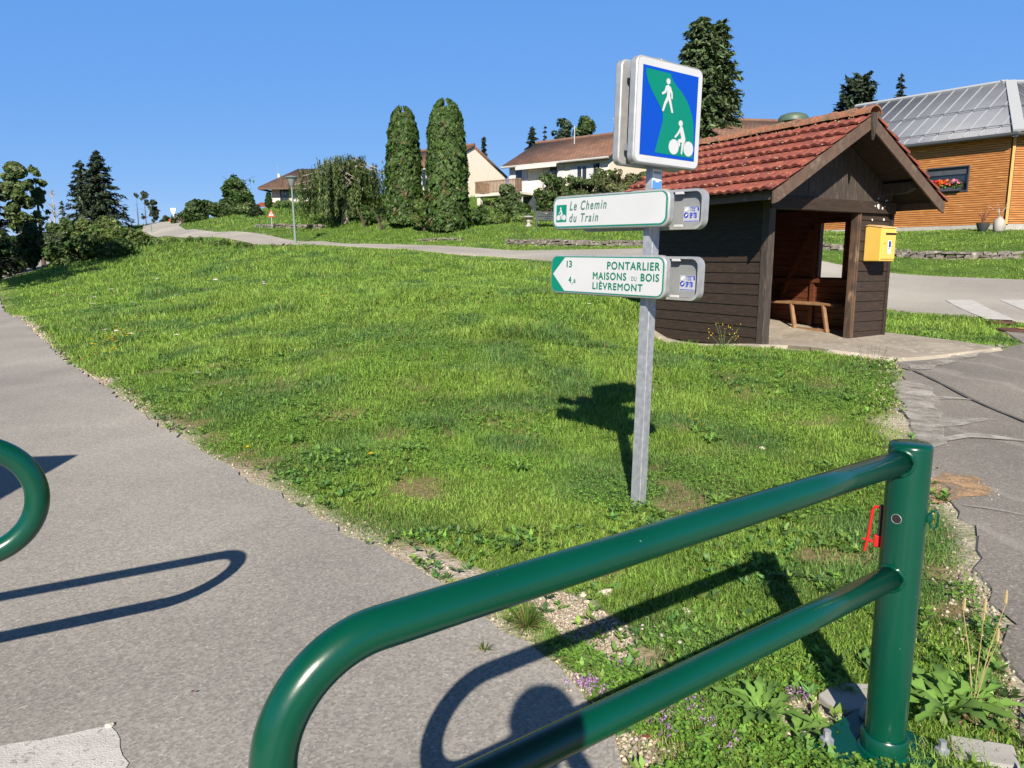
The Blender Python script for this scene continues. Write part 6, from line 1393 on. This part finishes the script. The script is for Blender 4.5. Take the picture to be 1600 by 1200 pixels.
for p in [(228, 523), (232, 527), (222, 528), (240, 525), (236, 530)]: x, y = g0(*p); pts.append((x, y, 1.4))
flower('yellow flower in the drift by the cycle path edge', 'flower', 'drift of yellow flowers by the cycle path', (.70, .52, .02), .02, .09, pts, kind='buttercup_flower')
pts = []
for p in [(207, 500), (218, 504), (177, 480), (255, 475), (262, 474), (275, 496), (325, 492), (340, 480), (150, 492), (170, 540), (205, 547), (150, 541), (108, 480), (320, 476), (350, 484), (410, 486), (412, 490), (895, 518), (905, 522), (915, 517), (920, 524), (280, 552), (310, 610), (248, 600), (145, 498), (92, 479), (300, 503), (188, 543)]:
    x, y = g0(p[0], p[1], .25 if p[1] < 530 else .05); pts.append((x, y, max(1.0, math.hypot(x, y)/9.0)))
flower('white flat headed wild flower in the meadow', 'flower', 'white wild flowers in the meadow', (.66, .66, .60), .026, .12, pts, kind='white_wildflower')
pts = []
for k in range(24):
    px = random.uniform(925, 1060); py = random.uniform(980, 1020); x, y = g0(px, py); pts.append((x, y, random.uniform(.7, 1.1)))
flower('small white clover blossom at the grass edge under the rail', 'flower', 'white clover blossoms under the rail', (.62, .58, .50), .009, .035, pts, 7, 'clover_blossom')
def thyme(cl, sd_):
    for k, (px, py, nn, s, lab) in enumerate(cl):
        X, Y = g0(px, py); t = root('purple_flower_clump', lab, 'flower clump', X, Y, 'purple flower clumps under the lower rail', float(ground_z(np.array([X]), np.array([Y]))[0])); nn *= 2; n = nn*8; i = np.repeat(np.arange(nn), 8); c = rng.normal(size=(nn, 2))*s*1.25
        P = np.c_[c[i]+rng.normal(size=(n, 2))*.004, .03+rng.random(n)*.018]; leaves('blossoms', P, rng.normal(size=(n, 3)), rng.uniform(.006, .010, n), .7, shade((.30, .165, .36), n, .25, (.42, .29, .44), .3), M['petal'], t); mb = MB()
        for q in c: mb.tube([(q[0], q[1], 0), (q[0], q[1], .032)], [.0012, .001], 4)
        mb.build('stems', M['stem'], t)
thyme([(912, 1078, 12, .022, 'purple flower clump left of the lower rail at the asphalt edge'), (930, 1085, 14, .022, 'purple flower clump touching the lower rail from behind'), (1040, 1122, 16, .028, 'purple flower clump just below the lower rail'), (1075, 1110, 18, .026, 'biggest purple flower clump below the lower rail'), (1105, 1140, 9, .022, 'purple flower clump left of the dandelion rosette'), (1040, 1150, 7, .02, 'sparse purple flower clump near the bare soil'), (1245, 1090, 10, .02, 'purple flower clump near the foot of the barrier'), (972, 1050, 3, .01, 'tiny purple flower pair in the clover mat'), (1150, 1180, 8, .03, 'purple flower clump at the bottom edge beside fallen leaves')], 5)
yf_ = root('yellow_ragwort', 'yellow flowering weed at the foot of the shelter wall', 'plant', *shp(-.25, .55)); mb = MB()
for k in range(9): mb.tube([(0, 0, 0), (random.uniform(-.25, .25), random.uniform(-.1, .1), random.uniform(.15, .42))], [.004, .002], 4)
mb.build('stems', M['stem'], yf_); n = 60; P = np.c_[rng.uniform(-.25, .25, n), rng.uniform(-.1, .1, n), rng.uniform(.12, .42, n)]; leaves('blossoms', P, rng.normal(size=(n, 3)), np.full(n, .02), .8, shade((.68, .50, .03), n, .15), M['petal'], yf_)
tl = root('dry_grass_stalks', 'thin dry grass stalks at the edge of the shelter slab', 'plant', *g0(1365, 570, .2)); mb = MB()
for k in range(14): a = random.uniform(-.25, .25); mb.tube([(a*.6, random.uniform(-.05, .05), 0), (a, 0, random.uniform(.12, .3))], [.003, .0015], 4)
mb.build('stalks', M['bark'], tl)
for k, (px, py, s, lab) in enumerate([(1190, 1190, .03, 'curled brown fallen leaf at the bottom edge'), (1285, 1160, .03, 'reddish fallen leaf beside the barrier base plate'), (302, 1090, .012, 'tiny red leaf fragment on the asphalt path'), (1118, 1148, .025, 'orange fallen leaf below the lower rail'), (1010, 1160, .02, 'dry fallen leaf on the bare soil')]):
    X, Y = g0(px, py); o = leaves('fallen_leaf', np.array([(0, 0, 0.), (s*.3, 0, .003)]), np.array([(.2, .1, 1), (-.1, .2, 1)]), np.array([s, s*.9])*1.6, .6, shade((.30, .10, .05), 2, .2), M['leaf'], None, np.array([(1, .4, 0.), (.6, 1, 0)])); o.location = (X, Y, (float(ground_z(np.array([X]), np.array([Y]))[0]) if allowed(np.array([X]), np.array([Y]))[0] else h1(X, Y)+.014)+.02); tag(o, lab, 'leaf', 'fallen leaves')
